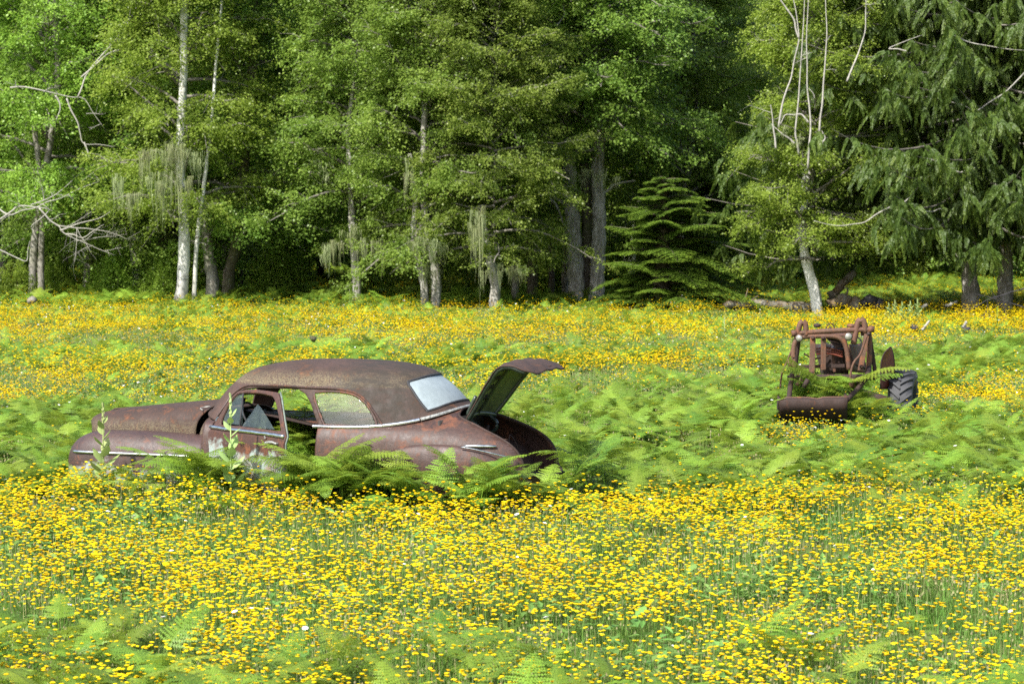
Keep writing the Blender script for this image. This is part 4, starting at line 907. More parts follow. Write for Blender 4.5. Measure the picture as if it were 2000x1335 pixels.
def lichen(name, root, anchors, n=60, lmin=.25, lmax=1.0, sp=.18, wmx=.011, seed=1):
    """grey-green beard lichen hanging in tufts; anchors are points relative to the root"""
    if len(anchors) > 1:
        for i, a in enumerate(anchors): lichen(name, root, [a], n, lmin, lmax, sp, wmx, seed * 31 + i)
        return
    r = np.random.default_rng(seed); mb_ = MB(); full = (lmin, lmax); A2 = []
    for a in anchors:
        for q in range(5): A2.append(np.array(list(a)) + r.normal(0, 1, 3) * (.13, .14, .10) + np.array([0, -1.1, 0]))
    n = max(5, int(n * .22)); sp = sp * .42
    for a in A2:
        f = r.uniform(.3, 1.15); lmin, lmax = full[0] * f, full[1] * f; k = int(n * r.uniform(.5, 1.5)) + 2; ox = r.normal(0, sp, (k, 3)) * (1, .8, .25); L = r.uniform(lmin, lmax, k) * r.uniform(.4, 1, k); az = r.uniform(0, 3.14, k); w_ = r.uniform(.35, 1, k) * wmx; ph = r.uniform(0, 6, k); sx, sy = np.cos(az), np.sin(az); rows = []
        for t in np.linspace(0, 1, 6):
            wob = .035 * np.sin(ph + t * 5) * t; cx = a[0] + ox[:, 0] * (1 - .35 * t) + wob; cy = a[1] + ox[:, 1] * (1 - .35 * t); cz = a[2] + ox[:, 2] - L * t; ww = w_ * 1.0 * (1 - t * .9) * (1 + .3 * np.sin(ph * 3 + t * 17))
            rows += [np.stack([cx - sx * ww, cy - sy * ww, cz], -1), np.stack([cx + sx * ww, cy + sy * ww, cz], -1)]
        V = np.stack(rows, 1).reshape(-1, 3); b = np.arange(k)[:, None] * 12
        mb_.add(V, np.concatenate([b + np.array([[2 * j, 2 * j + 1, 2 * j + 3, 2 * j + 2]]) for j in range(5)]), np.repeat(r.uniform(0, 1, k), 12))
    return mb_.build(name, M['lichen'], root, attr=True, smooth=False)
def tree(name, px, py, label, cat='tree', group=None, Y=None):
    """root at the point of the ground seen at (px, py)"""
    if Y is None: Y = FPX * (CAMH - .4) / (py - HOR)
    X = (px - 1000) / FPX * Y; z = float(gz(X, Y)); return empty(name, (X, Y, z), label, cat, group)
def rel(root, L):
    """photograph pixels at the root's distance (optionally px, py, dY) -> points relative to the root"""
    return [P(p[0], p[1], root.location.y + (p[2] if len(p) > 2 else 0)) - root.location for p in L]
def fix0(L):
    L = [Vector(p) for p in L]; L[0].z = -.15; return L
def densify2(pl):
    out = []
    for a, b in zip(pl[:-1], pl[1:]): out += [tuple(a), tuple((u + v) / 2 for u, v in zip(a, b))]
    return out + [tuple(pl[-1])]
def spans(root, polys, r0, r1, mat, name='dead_limb', seg=6):
    for pl in polys:
        if mat == 'bark_dead': jt = 1.1 if name == 'dead_stem' else 2.4; pl = [(p[0] + random.uniform(-jt, jt), p[1] + random.uniform(-jt, jt)) + tuple(p[2:]) for p in densify2(pl)]
        L = smooth_path(rel(root, pl), 26) if len(pl) > 2 else rel(root, pl); m = MB(); m.tube(L, np.linspace(r0, r1, len(L)), seg); m.build(name, M[mat], root)
def fractal(root, name, start, az, el, length, r0, depth, mat, seed, up=.0, crook=.35):
    """a bare crooked branch with side branches, one mesh"""
    r = np.random.default_rng(seed); m = MB()
    def go(p, d, L, rad, dep):
        n = 7; pts = [p]; dd = d.copy()
        for i in range(n): dd = unit(dd + r.normal(0, crook * .32, 3) + np.array([0, 0, up * .12])); pts.append(pts[-1] + dd * L / n)
        pts = np.array(pts); m.tube(pts, np.linspace(rad, rad * .35, n + 1), 5 if dep else 4, cap=False)
        if dep > 0:
            for j in range(r.integers(4, 7)):
                k = r.integers(1, n + 1); side = unit(np.cross(dd, r.normal(0, 1, 3))); go(pts[k], unit(dd * .6 + side * .9), L * r.uniform(.35, .6), rad * (1 - .6 * k / n) * .55, dep - 1)
    go(np.array(list(start)), np.array([math.cos(az) * math.cos(el), math.sin(az) * math.cos(el), math.sin(el)]), length, r0, depth)
    return m.build(name, M[mat], root)
KUSE = [0]
def crown(root, kind, rz, sc=1.0, at=(0, 0, 0), zs=None):
    b, c, _ = KIND[kind]; s3 = (sc, sc, zs or sc); plink('branches', b, root, at, rz, s3); plink('crown', c, root, at, rz, s3)

def twiggy(root, polys, seed, L=.7, r0=.010, mat='bark_dead', dep=1):
    r = np.random.default_rng(seed)
    for pl in polys:
        R_ = rel(root, pl)
        for a, b in zip(R_[:-1], R_[1:]):
            for q in range(2): fractal(root, 'dead_twigs', a.lerp(b, r.uniform(.1, 1)), r.uniform(0, 6.28), r.uniform(-.7, .8), L * r.uniform(.5, 1.2), r0, dep, mat, int(r.integers(1e6)))
# --- individual trees along the edge, left to right
t = tree('birch_tree', 350, 588, 'tall birch hung with pale beard lichen, white trunk standing left of the dark forked trunks')
trunk(t, fix0(rel(t, [(350, 588), (357, 545), (360, 480), (358, 400), (352, 330), (356, 200), (360, 90), (358, -150)])), .19, .09, M['bark_birch'], flare=1.7)
trunk(t, fix0(rel(t, [(378, 570), (384, 480), (396, 380), (412, 250), (424, 100), (440, -60)])), .07, .035, M['bark_birch'], 'side_stem')
crown(t, 3, .4, 1.0, (0, .9, .4)); spans(t, [[(356, 300), (320, 292), (285, 300), (250, 330)], [(356, 310), (380, 290), (410, 300)], [(355, 330), (330, 345), (300, 385), (268, 378)], [(358, 480), (375, 470), (400, 476)]], .03, .012, 'bark_twig')
lichen('beard_lichen', t, rel(t, [(300, 300, -1), (320, 295, -1.2), (345, 290, -1), (365, 300, -1), (380, 300, -.8), (395, 312, -.8)]), 70, .4, 1.3, .22, .013, 1)
lichen('beard_lichen', t, rel(t, [(270, 376, -1), (310, 345, -1), (330, 352, -1.2), (355, 345, -1), (372, 352, -1), (240, 345, -1), (285, 310, -1)]), 60, .4, 1.9, .14, .013, 2)
t = tree('forked_tree', 428, 582, 'dark mossy tree forked at its base, right of the white birch')
trunk(t, fix0(rel(t, [(412, 582), (415, 545), (408, 500), (402, 440), (398, 380)])), .21, .12, M['bark'], flare=1.3)
trunk(t, fix0(rel(t, [(443, 582), (448, 530), (462, 480), (468, 400), (480, 300), (492, 180), (494, 40), (496, -100)])), .18, .13, M['bark_dark'], flare=1.3)
crown(t, 0, 2.0, .95, (0.6, 1.2, 0))
t = tree('slender_tree', 697, 587, 'slender grey tree in a skirt of pale lichen near the middle of the wood edge')
trunk(t, fix0(rel(t, [(697, 587), (696, 540), (690, 470), (686, 400), (683, 320), (682, 240), (700, 100)])), .14, .06, M['bark_pale_lit'], flare=1.3)
crown(t, 2, 1.0, .9, (0, .3, .4)); spans(t, [[(690, 340), (665, 335), (640, 318)], [(688, 345), (715, 345), (740, 330)], [(692, 465), (665, 475), (640, 490)], [(693, 462), (720, 470), (745, 475)]], .025, .01, 'bark_dead')
lichen('beard_lichen', t, rel(t, [(650, 480, -.6), (665, 470, -.6), (695, 452, -.6), (705, 465, -.6), (720, 470, -.6), (740, 472, -.6), (640, 488, -.6)]), 60, .3, 1.1, .13, .012, 3); lichen('beard_lichen', t, rel(t, [(640, 320, -.6), (650, 335, -.6)]), 30, .15, .4, .12, .012, 4)
t = tree('alder_tree', 840, 592, 'young alder with two leaning stems and hanging lichen, left of the great twin trunks')
trunk(t, fix0(rel(t, [(832, 592), (828, 560), (820, 520), (808, 460), (812, 380), (800, 300)])), .12, .07, M['bark_pale_lit'], flare=1.2); trunk(t, fix0(rel(t, [(850, 592), (852, 550), (846, 500), (832, 430), (826, 350), (830, 200)])), .15, .08, M['bark_pale_lit'], flare=1.2)
crown(t, 0, 4.0, .85, (0, .4, .5)); lichen('beard_lichen', t, rel(t, [(815, 470, -1), (830, 465, -1), (845, 470, -1), (860, 478, -.8), (838, 520, -.3), (845, 530, -.3)]), 60, .3, 1.0, .13, .012, 5); lichen('beard_lichen', t, rel(t, [(798, 320, -1), (797, 340, -1)]), 22, .4, 1.0, .05, .012, 6)
t = tree('leafy_alder', 965, 593, 'short grey alder trunk under a lichen fringe, left of the great twin trunks')
trunk(t, fix0(rel(t, [(965, 593), (967, 560), (960, 520), (948, 470), (940, 400)])), .16, .10, M['bark_pale_lit'], flare=1.25)
crown(t, 1, .2, .72, (0, -.2, .4)); lichen('beard_lichen', t, rel(t, [(955, 525, -.6), (970, 520, -.6), (985, 520, -.6), (1000, 520, -.5), (1020, 518, -.5), (1010, 520, -.5)]), 55, .25, .75, .12, .011, 7); lichen('beard_lichen', t, rel(t, [(930, 420, -1.2), (940, 415, -1.2), (936, 440, -1.2)]), 50, .8, 2.4, .07, .012, 8)
t = tree('reddish_trunk_tree', 1037, 583, 'tree with a dark reddish trunk between the lichen fringe and the great twin trunks')
trunk(t, fix0(rel(t, [(1037, 583), (1040, 540), (1036, 490), (1030, 420), (1024, 330)])), .18, .12, M['bark_dark'], flare=1.2); trunk(t, fix0(rel(t, [(1008, 583), (1006, 545), (1004, 500)])), .12, .09, M['bark'], 'side_stem', flare=1.2)
crown(t, 2, 3.0, .9, (0, 2.2, 1.4))
t = tree('great_alder', 1146, 583, 'great alder with stout twin lichen-spotted trunks at the middle of the wood edge')
trunk(t, fix0(rel(t, [(1126, 583), (1124, 520), (1118, 430), (1112, 340), (1106, 270), (1100, 190)])), .27, .17, M['bark_pale_lit'], flare=1.35); trunk(t, fix0(rel(t, [(1164, 583), (1167, 520), (1170, 430), (1166, 350), (1170, 280), (1178, 190)])), .25, .16, M['bark_pale_lit'], flare=1.35); trunk(t, fix0(rel(t, [(1146, 583, .3), (1147, 500, .3), (1146, 400, .3), (1140, 320, .3)])), .20, .14, M['bark_dark'], flare=1.2)
crown(t, 1, 1.6, 1.10, (-.2, 1.2, 2.9)); crown(t, 0, 3.6, .95, (.2, -.9, 2.9)); crown(t, 0, 5.1, .95, (-3.4, 1.8, 2.6)); spans(t, [[(1105, 400), (1070, 375), (1030, 355), (1000, 345)], [(1070, 376), (1085, 400), (1100, 440)], [(1170, 380), (1200, 360), (1240, 350)]], .06, .02, 'bark_dead')
lichen('beard_lichen', t, rel(t, [(1120, 335, -1.5), (1140, 330, -1.5), (1160, 335, -1.5), (1175, 340, -1.5), (1200, 350, -1.5), (1040, 370, -1.5), (1060, 375, -1.5), (1020, 362, -1.5), (1095, 440, -1)]), 45, .2, .8, .15, .010, 9)
t = tree('thin_alder', 1077, 580, 'thin mossy stem close against the left side of the great twin trunks')
trunk(t, fix0(rel(t, [(1074, 580), (1077, 550), (1078, 510), (1074, 460)])), .11, .08, M['bark_dark'], flare=1.2); trunk(t, fix0(rel(t, [(1104, 582, .5), (1103, 540, .5), (1105, 500, .5), (1108, 430, .5)])), .11, .09, M['bark'], 'side_stem', flare=1.2); crown(t, 2, .7, .8, (0, 3.0, 1.6))
t = tree('white_stemmed_birch', 72, 578, 'pair of grey birch stems at the left edge of the wood under bleached dead boughs')
trunk(t, fix0(rel(t, [(62, 578), (64, 530), (70, 450), (90, 330), (112, 180), (110, 60), (104, -100)])), .13, .085, M['bark'], flare=1.2); trunk(t, fix0(rel(t, [(83, 578), (80, 530), (82, 440), (78, 340), (60, 200)])), .12, .07, M['bark'], flare=1.2); crown(t, 4, .9, 1.0, (.3, .3, .2))
fr = rel(t, [(-60, 360, -3), (-60, 480, -3), (60, 480, -3), (20, 250, -3)])
spans(t, [[(-40, 380, -2.5), (20, 420, -3), (70, 405, -3), (120, 385, -3), (195, 352, -3)], [(75, 405, -3), (100, 430, -3), (125, 455, -3), (165, 475, -3), (225, 498, -3)], [(-30, 470, -3), (10, 495, -3), (50, 508, -3), (60, 470, -3)], [(120, 452, -3), (150, 440, -3), (185, 430, -3), (215, 415, -3)], [(130, 458, -3), (160, 462, -3), (205, 440, -3)], [(0, 430, -3), (40, 400, -3), (95, 412, -3), (60, 440, -3), (75, 470, -3)], [(20, 170, -3), (70, 172, -3), (120, 185, -3), (165, 195, -3), (205, 250, -3)], [(150, 190, -3), (165, 150, -3), (200, 110, -3), (245, 50, -3), (275, 0, -3), (285, -30, -3)], [(160, 150, -3), (210, 105, -3), (260, 85, -3), (320, 88, -3)], [(110, 185, -3), (118, 215, -3), (105, 260, -3)], [(130, 190, -3), (150, 240, -3), (165, 280, -3), (225, 285, -3)], [(165, 278, -3), (175, 305, -3), (160, 300, -3)]], .030, .007, 'bark_dead', 'dead_bough')
twiggy(t, [[(20, 420, -3), (120, 385, -3), (195, 352, -3)], [(75, 405, -3), (125, 455, -3), (225, 498, -3)], [(20, 170, -3), (120, 185, -3), (205, 250, -3)], [(165, 150, -3), (245, 50, -3), (285, -30, -3)], [(210, 105, -3), (320, 88, -3)]], 71)
fractal(t, 'dead_twigs', rel(t, [(110, 440, -3)])[0], .1, -.1, 2.2, .022, 2, 'bark_dead', 5); fractal(t, 'dead_twigs', rel(t, [(150, 470, -3)])[0], .0, .35, 1.6, .018, 2, 'bark_dead', 6); fractal(t, 'dead_twigs', rel(t, [(20, 420, -3)])[0], 2.8, -.3, 1.6, .02, 2, 'bark_dead', 7); fractal(t, 'dead_twigs', rel(t, [(60, 400, -3)])[0], .4, .4, 1.5, .02, 2, 'bark_dead', 17)
t = tree('grey_tree', 268, 572, 'short pale trunk standing in front of the black hollow, left of the lichen birch'); trunk(t, fix0(rel(t, [(268, 572), (266, 540), (262, 500), (258, 420)])), .15, .10, M['bark_pale_lit'], flare=1.4); crown(t, 0, .1, .95, (-.5, .5, 0))
t = tree('broad_dark_tree', 318, 566, 'broad dark old trunk just behind the white birch'); trunk(t, fix0(rel(t, [(320, 566), (322, 530), (330, 480), (338, 400)])), .42, .28, M['bark_dark'], flare=1.5); crown(t, 1, 2.9, 1.05, (0, 1.5, 0))
t = tree('leaning_birch', 1602, 602, 'white birch with leaning peeling trunk standing alone behind the tractor')
trunk(t, fix0(rel(t, [(1602, 602), (1590, 565), (1577, 520), (1570, 480), (1566, 430), (1572, 380), (1580, 320)])), .155, .11, M['bark_white'], flare=1.35)
crown(t, 4, 2.2, .74, (-.2, -.5, -.15)); crown(t, 3, 4.2, .55, (1.6, .4, 2.4))
spans(t, [[(1578, 330, -3.3), (1584, 250, -3.3), (1577, 170, -3.3), (1576, 80, -3.3), (1580, -20, -3.3)], [(1560, 300, -3.3), (1553, 260, -3.3), (1560, 190, -3.3), (1566, 90, -3.3), (1572, -20, -3.3)], [(1520, 250, -3.3), (1530, 200, -3.3), (1545, 150, -3.3), (1560, 80, -3.3), (1555, 20, -3.3), (1545, -20, -3.3)], [(1516, 290, -3.3), (1511, 250, -3.3), (1505, 205, -3.3)], [(1580, 240, -3.3), (1565, 222, -3.3), (1535, 225, -3.3), (1520, 250, -3.3)], [(1552, 280, -3.3), (1530, 262, -3.3), (1508, 245, -3.3)], [(1600, 260, -3.3), (1606, 200, -3.3), (1612, 130, -3.3), (1615, 60, -3.3), (1612, -20, -3.3)], [(1655, 160, -3.3), (1675, 110, -3.3), (1690, 60, -3.3), (1692, 0, -3.3)], [(1560, 75, -3.3), (1550, 40, -3.3), (1525, 0, -3.3), (1515, -20, -3.3)], [(1600, 285, -3.3), (1612, 270, -3.3), (1606, 255, -3.3)]], .032, .010, 'bark_dead', 'dead_stem')
twiggy(t, [[(1584, 250, -3.3), (1576, 80, -3.3)], [(1553, 260, -3.3), (1566, 90, -3.3)], [(1530, 200, -3.3), (1560, 80, -3.3)], [(1606, 200, -3.3), (1615, 60, -3.3)], [(1516, 290, -3.3), (1505, 205, -3.3)], [(1675, 110, -3.3), (1692, 0, -3.3)]], 77, .55, .009)
lichen('beard_lichen', t, rel(t, [(1520, 255, -2.4), (1545, 275, -2.4), (1535, 230, -2.4)]), 36, .15, .45, .10, .009, 10)
# --- hemlock with tiered boughs
def conifer_tiers(root, H, R0_, seed, mat, z0=.6, lean=(0, 0)):
    r = np.random.default_rng(seed); br = MB(); C, D, N_, L_, A = [], [], [], [], []
    nb = 84
    for i in range(nb):
        t = i / nb; z = z0 + (H - z0) * t; az = i * 2.399 + r.uniform(-.4, .4); Lm = R0_ * (1 - t) ** .62 * r.uniform(.5, 1.1) * (1 + .28 * math.cos(az) * (lean[0] > 0)) + .15; d = np.array([math.cos(az), math.sin(az), 0]); s = np.array([-d[1], d[0], 0])
        tt = np.linspace(0, 1, 7); pl = np.array([0, 0, z]) + d * (Lm * tt)[:, None] + np.array([0, 0, 1.]) * ((r.uniform(-.02, .28) + .2 * t) * Lm * tt - r.uniform(.15, .4) * Lm * tt ** 2)[:, None]; br.tube(pl, np.linspace(.03, .006, 7), 4, cap=False)
        for k in np.arange(.12, 1, .045 if Lm > 1 else .10):
            x = k * 6; a = int(min(x, 5)); p = pl[a] + (pl[a + 1] - pl[a]) * (x - a)
            for sg in (-1, 1):
                Ls = Lm * .46 * (1 - k) ** .7 + .14; d2 = unit(d * .75 + s * sg * .8 + np.array([0, 0, r.uniform(-.12, .02)])); nq = max(4, int(Ls / .042)); e = (np.arange(nq) + .5) / nq
                for sg2 in (-1, 1):
                    q = p + d2 * (Ls * e)[:, None] + np.array([0, 0, -.14 * Ls]) * (e ** 2)[:, None]; dd = unit(d2 * .6 + np.cross([0, 0, 1.], d2) * sg2 + r.normal(0, .12, (nq, 3)))
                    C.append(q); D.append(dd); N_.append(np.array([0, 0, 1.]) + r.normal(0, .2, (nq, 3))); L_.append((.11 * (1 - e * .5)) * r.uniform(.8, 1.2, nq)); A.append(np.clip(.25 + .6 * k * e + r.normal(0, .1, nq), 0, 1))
    C, D, N_, L_, A = np.vstack(C), np.vstack(D), unit(np.vstack(N_)), np.concatenate(L_), np.concatenate(A)
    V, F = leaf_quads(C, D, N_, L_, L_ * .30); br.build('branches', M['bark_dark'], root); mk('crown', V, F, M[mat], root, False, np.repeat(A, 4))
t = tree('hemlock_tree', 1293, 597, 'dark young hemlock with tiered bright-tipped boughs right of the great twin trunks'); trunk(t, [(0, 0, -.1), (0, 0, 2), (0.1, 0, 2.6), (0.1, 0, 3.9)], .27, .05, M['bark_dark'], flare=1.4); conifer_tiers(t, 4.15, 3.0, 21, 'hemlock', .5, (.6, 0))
t = tree('hemlock_tree', 1380, 586, 'second hemlock standing behind and to the right of the tiered one', Y=88); trunk(t, [(0, 0, -.1), (0, 0, 2), (0.1, 0, 4), (0.1, 0, 5.0)], .2, .05, M['bark_dark']); conifer_tiers(t, 5.4, 3.4, 22, 'hemlock', .9)
# --- red cedars on the right
def cedar_mesh(seed, H=17., R0_=7.3, z0=1.8, nb=220):
    r = np.random.default_rng(seed); br = MB(); C, D, N_, L_, A = [], [], [], [], []
    for i in range(nb):
        t = i / nb; z = z0 + (H - z0) * t; az = i * 2.399 + r.uniform(-.5, .5); Lm = R0_ * (1 - t ** 1.3) * r.uniform(.62, 1.06) + .4; d = np.array([math.cos(az), math.sin(az), 0]); s = np.array([-d[1], d[0], 0]); sag = r.uniform(.20, .38); bend = r.uniform(-.8, .8)
        tt = np.linspace(0, 1, 10); pl = np.array([0, 0, z + .8]) + d * (Lm * tt)[:, None] + s * (bend * tt ** 2)[:, None] + np.array([0, 0, 1.]) * (-sag * Lm * tt + .22 * Lm * tt ** 3)[:, None]; br.tube(pl, np.linspace(.055, .008, 10), 5, cap=False)
        for k in np.linspace(.16, 1.0, 10):
            x = k * 9; a = int(min(x, 8)); p = pl[a] + (pl[a + 1] - pl[a]) * min(1, x - a); sg = r.choice([-1, 1]); Lb = r.uniform(.7, 1.5) * (1.15 - .6 * k); db = unit(s * sg * r.uniform(.3, 1) + d * r.uniform(.2, .9) + np.array([0, 0, r.uniform(-.35, .15)]))
            for m_ in np.linspace(.08, 1, 9):
                pb = p + db * Lb * m_ + np.array([0, 0, -.30 * Lb]) * m_ ** 2; Ls = r.uniform(.28, .75) * (1.1 - .4 * m_); az3 = r.uniform(0, 6.28); d2 = unit(np.array([math.cos(az3), math.sin(az3), r.uniform(-1.9, -.5)]) + db * .6); n = 15; e = (np.arange(n) + .5) / n; drop = .35 * Ls
                fw = unit(np.cross(d2, r.normal(0, 1, 3))); tone = r.uniform(-.22, .25)
                for sg2 in (-1, 1):
                    q = pb + d2 * (Ls * e)[:, None] + np.array([0, 0, -drop]) * (e ** 2)[:, None]; tang = unit(d2 * Ls + np.array([0, 0, -2 * drop]) * e[:, None]); dd = unit(tang * .85 + fw * sg2 * .75 + r.normal(0, .12, (n, 3)))
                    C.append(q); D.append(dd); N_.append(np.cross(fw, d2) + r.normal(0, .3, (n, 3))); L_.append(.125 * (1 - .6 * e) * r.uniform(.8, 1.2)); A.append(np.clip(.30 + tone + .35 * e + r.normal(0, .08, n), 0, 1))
    C, D, N_, L_, A = np.vstack(C), np.vstack(D), unit(np.vstack(N_)), np.concatenate(L_), np.concatenate(A)
    V, F = leaf_quads(C, D, N_, L_, L_ * .20 + .005); return br, V, F, np.repeat(A, 4)
t = tree('cedar_tree', 1897, 600, 'big red cedar with drooping fronds, left of the two cedar trunks'); trunk(t, fix0(rel(t, [(1900, 600), (1895, 560), (1893, 500), (1890, 300), (1890, 0), (1890, -600)])), .27, .10, M['bark'], flare=1.9)
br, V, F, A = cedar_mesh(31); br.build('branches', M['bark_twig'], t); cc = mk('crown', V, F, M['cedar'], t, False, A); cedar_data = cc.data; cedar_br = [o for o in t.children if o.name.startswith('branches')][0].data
spans(t, [[(1905, 330, -4), (1870, 335, -4), (1840, 318, -4), (1800, 305, -4)], [(1850, 60, -4), (1900, 85, -4), (1960, 95, -4), (2010, 100, -4)], [(1740, 405, -4), (1690, 435, -4), (1640, 440, -4), (1590, 432, -4)], [(1760, 400, -4), (1790, 370, -4), (1815, 340, -4)], [(2005, 140, -4), (1960, 180, -4), (1905, 215, -4), (1860, 200, -4)], [(1760, 408, -4), (1820, 412, -4), (1850, 408, -4)], [(1770, 100, -4), (1735, 96, -4), (1800, 70, -4)]], .022, .008, 'bark_dead', 'dead_limb')
t = tree('cedar_tree', 1962, 600, 'second red cedar trunk at the right edge, beside the big one'); trunk(t, fix0(rel(t, [(1962, 600), (1963, 560), (1965, 500), (1975, 300), (1990, 0)])), .25, .12, M['bark'], flare=1.25); plink('branches', cedar_br, t, (.9, .6, .4), 2.5); plink('crown', cedar_data, t, (.9, .6, .4), 2.5)
t = empty('cedar_tree', (19.5, 72.5, 0), 'outermost red cedar, its boughs hanging in from the right border', 'tree'); trunk(t, [(0, 0, -.1), (0, 0, 5), (0, 0, 12)], .25, .1, M['bark']); plink('branches', cedar_br, t, (0, 0, .3), 4.2); plink('crown', cedar_data, t, (0, 0, .3), 4.2)
fractal(t, 'dead_twigs', P(2010, 560, 66) - t.location, 3.3, -.35, 1.8, .022, 2, 'char', 41); fractal(t, 'dead_twigs', P(2000, 600, 66) - t.location, 2.9, .25, 1.3, .018, 2, 'char', 42)
# --- the wood behind, row after row
LBL = ['alder of the second row, seen between the front trunks', 'leafy alder standing deep in the wood', 'pale birch standing deep in the wood', 'tall alder at the back of the wood']
row = 0
for (Y0, step, jit, si) in ((88, 7.0, 1.8, 0), (94, 4.6, 2.2, 1), (101, 4.2, 2.5, 1), (113, 4.6, 2.5, 3), (126, 5.0, 2.5, 3)):
    half = .215 * Y0 + 4; x = -half; row += 1
    while x < half:
        xx = x + rng.uniform(-1.2, 1.2); yy = Y0 + rng.uniform(-jit, jit); x += step
        if Y0 < 97 and .085 < xx / yy < .20: continue          # the open ground behind the tractor
        if Y0 == 88 and -.108 < xx / yy < -.07: continue
        kd = int(rng.choice([0, 1, 2, 4, 3], p=[.3, .25, .2, .12, .13])); lb = LBL[2] if kd >= 3 and si in (1, 3) else LBL[si]
        t = empty('alder_tree' if kd < 3 else 'birch_tree', (xx, yy, float(gz(xx, yy))), lb, 'tree', 'trees standing behind the wood edge: ' + lb)
        trunk(t, [(0, 0, -.2), (rng.normal(0, .15), 0, 3), (rng.normal(0, .3), 0, 7), (rng.normal(0, .4), 0, 13)], rng.uniform(.10, .17), .06, M[('bark', 'bark_dark', 'bark', 'bark_birch', 'bark_birch')[kd]], flare=1.4, seg=8)
        crown(t, kd, rng.uniform(0, 6.28), rng.uniform(.95, 1.2), (0, 0, 0 if Y0 < 97 else -.8))
# --- far wooded slope: one mass of foliage
n = 90000; Yw = rng.uniform(134, 175, n); Xw = rng.uniform(-1, 1, n) * (Yw * .26 + 6); Hh = rng.uniform(0, 1, n) ** .8 * 9 + .5
Zw = gz(Xw, Yw) + Hh; Cc = np.stack([Xw, Yw, Zw], -1); az = rng.uniform(0, 6.28, n); Dw = np.stack([np.cos(az), np.sin(az), rng.uniform(-.6, .2, n)], -1); Lw = rng.uniform(.25, .5, n)
V, F = leaf_quads(Cc, Dw, unit(np.array([0, -.5, 1.]) + rng.normal(0, .5, (n, 3))), Lw, Lw * .4); meta(mk('far_woodland', V, F, M['leaf'], None, False, np.repeat(rng.uniform(0, 1, n), 4)), kind='stuff')
xs2, ys2 = np.meshgrid(np.linspace(-70, 70, 120), np.linspace(84, 300, 100)); edge = 84 + 4 * np.sin(xs2 * .4) ; zz = gz(xs2, ys2) + .03
zz = np.where((ys2 < 92) & (xs2 > 6), zz - .4, zz); m = MB(); m.grid(np.stack([xs2, ys2, zz], -1)); meta(m.build('forest_floor', M['floor']), kind='structure')
# understorey shrubs under the trees
def shrub(seed):
    r = np.random.default_rng(seed); n = 5200; a = r.uniform(0, 6.28, n); rr_ = r.uniform(.2, 1, n) ** .5; z = r.uniform(0, 1, n); R_ = .8 * np.sin(np.clip(z * .85 + .15, 0, 1) * math.pi) ** .6; lob = 1 + .25 * np.sin(a * 3 + z * 6 + seed)
    C = np.stack([np.cos(a) * rr_ * R_ * lob, np.sin(a) * rr_ * R_ * lob, z * 1.5 * lob + .05], -1); aa = r.uniform(0, 6.28, n); D = np.stack([np.cos(aa), np.sin(aa), r.uniform(-.6, .3, n)], -1); L = r.uniform(.05, .09, n)
    V, F = leaf_quads(C, D, unit(np.array([0, 0, 1.]) + r.normal(0, .5, (n, 3))), L, L * .4); o = mk('foliage', V, F, M['leaf_birch'], None, False, np.repeat(r.uniform(0, .8, n), 4)); return shelf(o)
SH = [shrub(60), shrub(61)]
for i in range(95):
    yy = 79 + 33 * rng.uniform(0, 1) ** 1.5; xx = rng.uniform(-1, 1) * (.21 * yy + 2)
    if yy < 97 and xx / yy > .07 or yy < 82 and rng.random() < .5: continue
    t = empty('shrub', (xx, yy, 0), 'leafy shrub in the shade among the trees of the wood', 'shrub', 'understorey shrubs in the shade of the wood'); plink('foliage', SH[i % 2].data, t, (0, 0, 0), rng.uniform(0, 6.28), rng.uniform(.7, 1.4))
    m_ = MB(); m_.tube([(0, 0, -.1), (.05, 0, .5), (0, .05, 1.0)], [.02, .015, .01], 5); m_.build('stem', M['bark_dark'], t)
# --- old fence posts, logs, stumps
for px, py, hh, wd, lb in ((472, 560, .52, .07, 'dark weathered fence post, left of a pair in the gap right of the forked tree'), (488, 536, 0, 0, ''), (565, 556, .50, .06, 'dark weathered fence post, right of a pair in the gap beyond the forked tree'), (510, 548, .42, .025, 'thin stake between the two dark fence posts'), (820 + 57, 578, .22, .05, 'short pale stake in the ferns right of the young alder')):
    if not hh: continue
    Yq = 88; x = (px - 1000) / FPX * Yq; m = MB(); m.tube([(x, Yq, -.1), (x + .02, Yq, hh + .35), (x + .03, Yq, hh * 2)], [wd, wd * .95, wd * .8], 7); meta(m.build('fence_post', M['char'] if wd > .055 else M['bark_twig']), lb, 'fence post' if wd > .055 else 'stake')
def logobj(name, pts, r0, r1, mat, label, cat, Y=None, extra=()):
    L = [P(p[0], p[1], Y + (p[2] if len(p) > 2 else 0)) for p in pts]; L = smooth_path(L, 14) if len(L) > 2 else L; m = MB(); n = len(L); L = np.array([list(q) for q in L]) + np.random.default_rng(n).normal(0, r0 * .16, (n, 3)); rad = np.linspace(r0, r1, n) * (1 + .22 * np.sin(np.arange(n) * 2.3) * np.sin(np.arange(n) * 1.1)); m.tube(L, rad, 9)
    for e in extra: E_ = smooth_path([P(p[0], p[1], Y + (p[2] if len(p) > 2 else 0)) for p in e], 8); m.tube(E_, np.linspace(r0 * .28, r0 * .10, 8), 5)
    return meta(m.build(name, mat), label, cat)
M['mossy'] = mat_bark('mossy_rotten_wood', (.07, .055, .04), (.19, .18, .15), moss=(.13, .07, .02), mossf=.8)
logobj('fallen_log', [(1415, 597), (1450, 594), (1500, 595), (1550, 598), (1585, 601)], .10, .15, M['mossy'], 'mossy fallen log with a forked dead branch, lying left of the leaning birch', 'log', 72, [[(1446, 596), (1456, 580), (1461, 563)], [(1448, 594), (1465, 587), (1481, 577)], [(1436, 594), (1436, 584), (1437, 581)]])
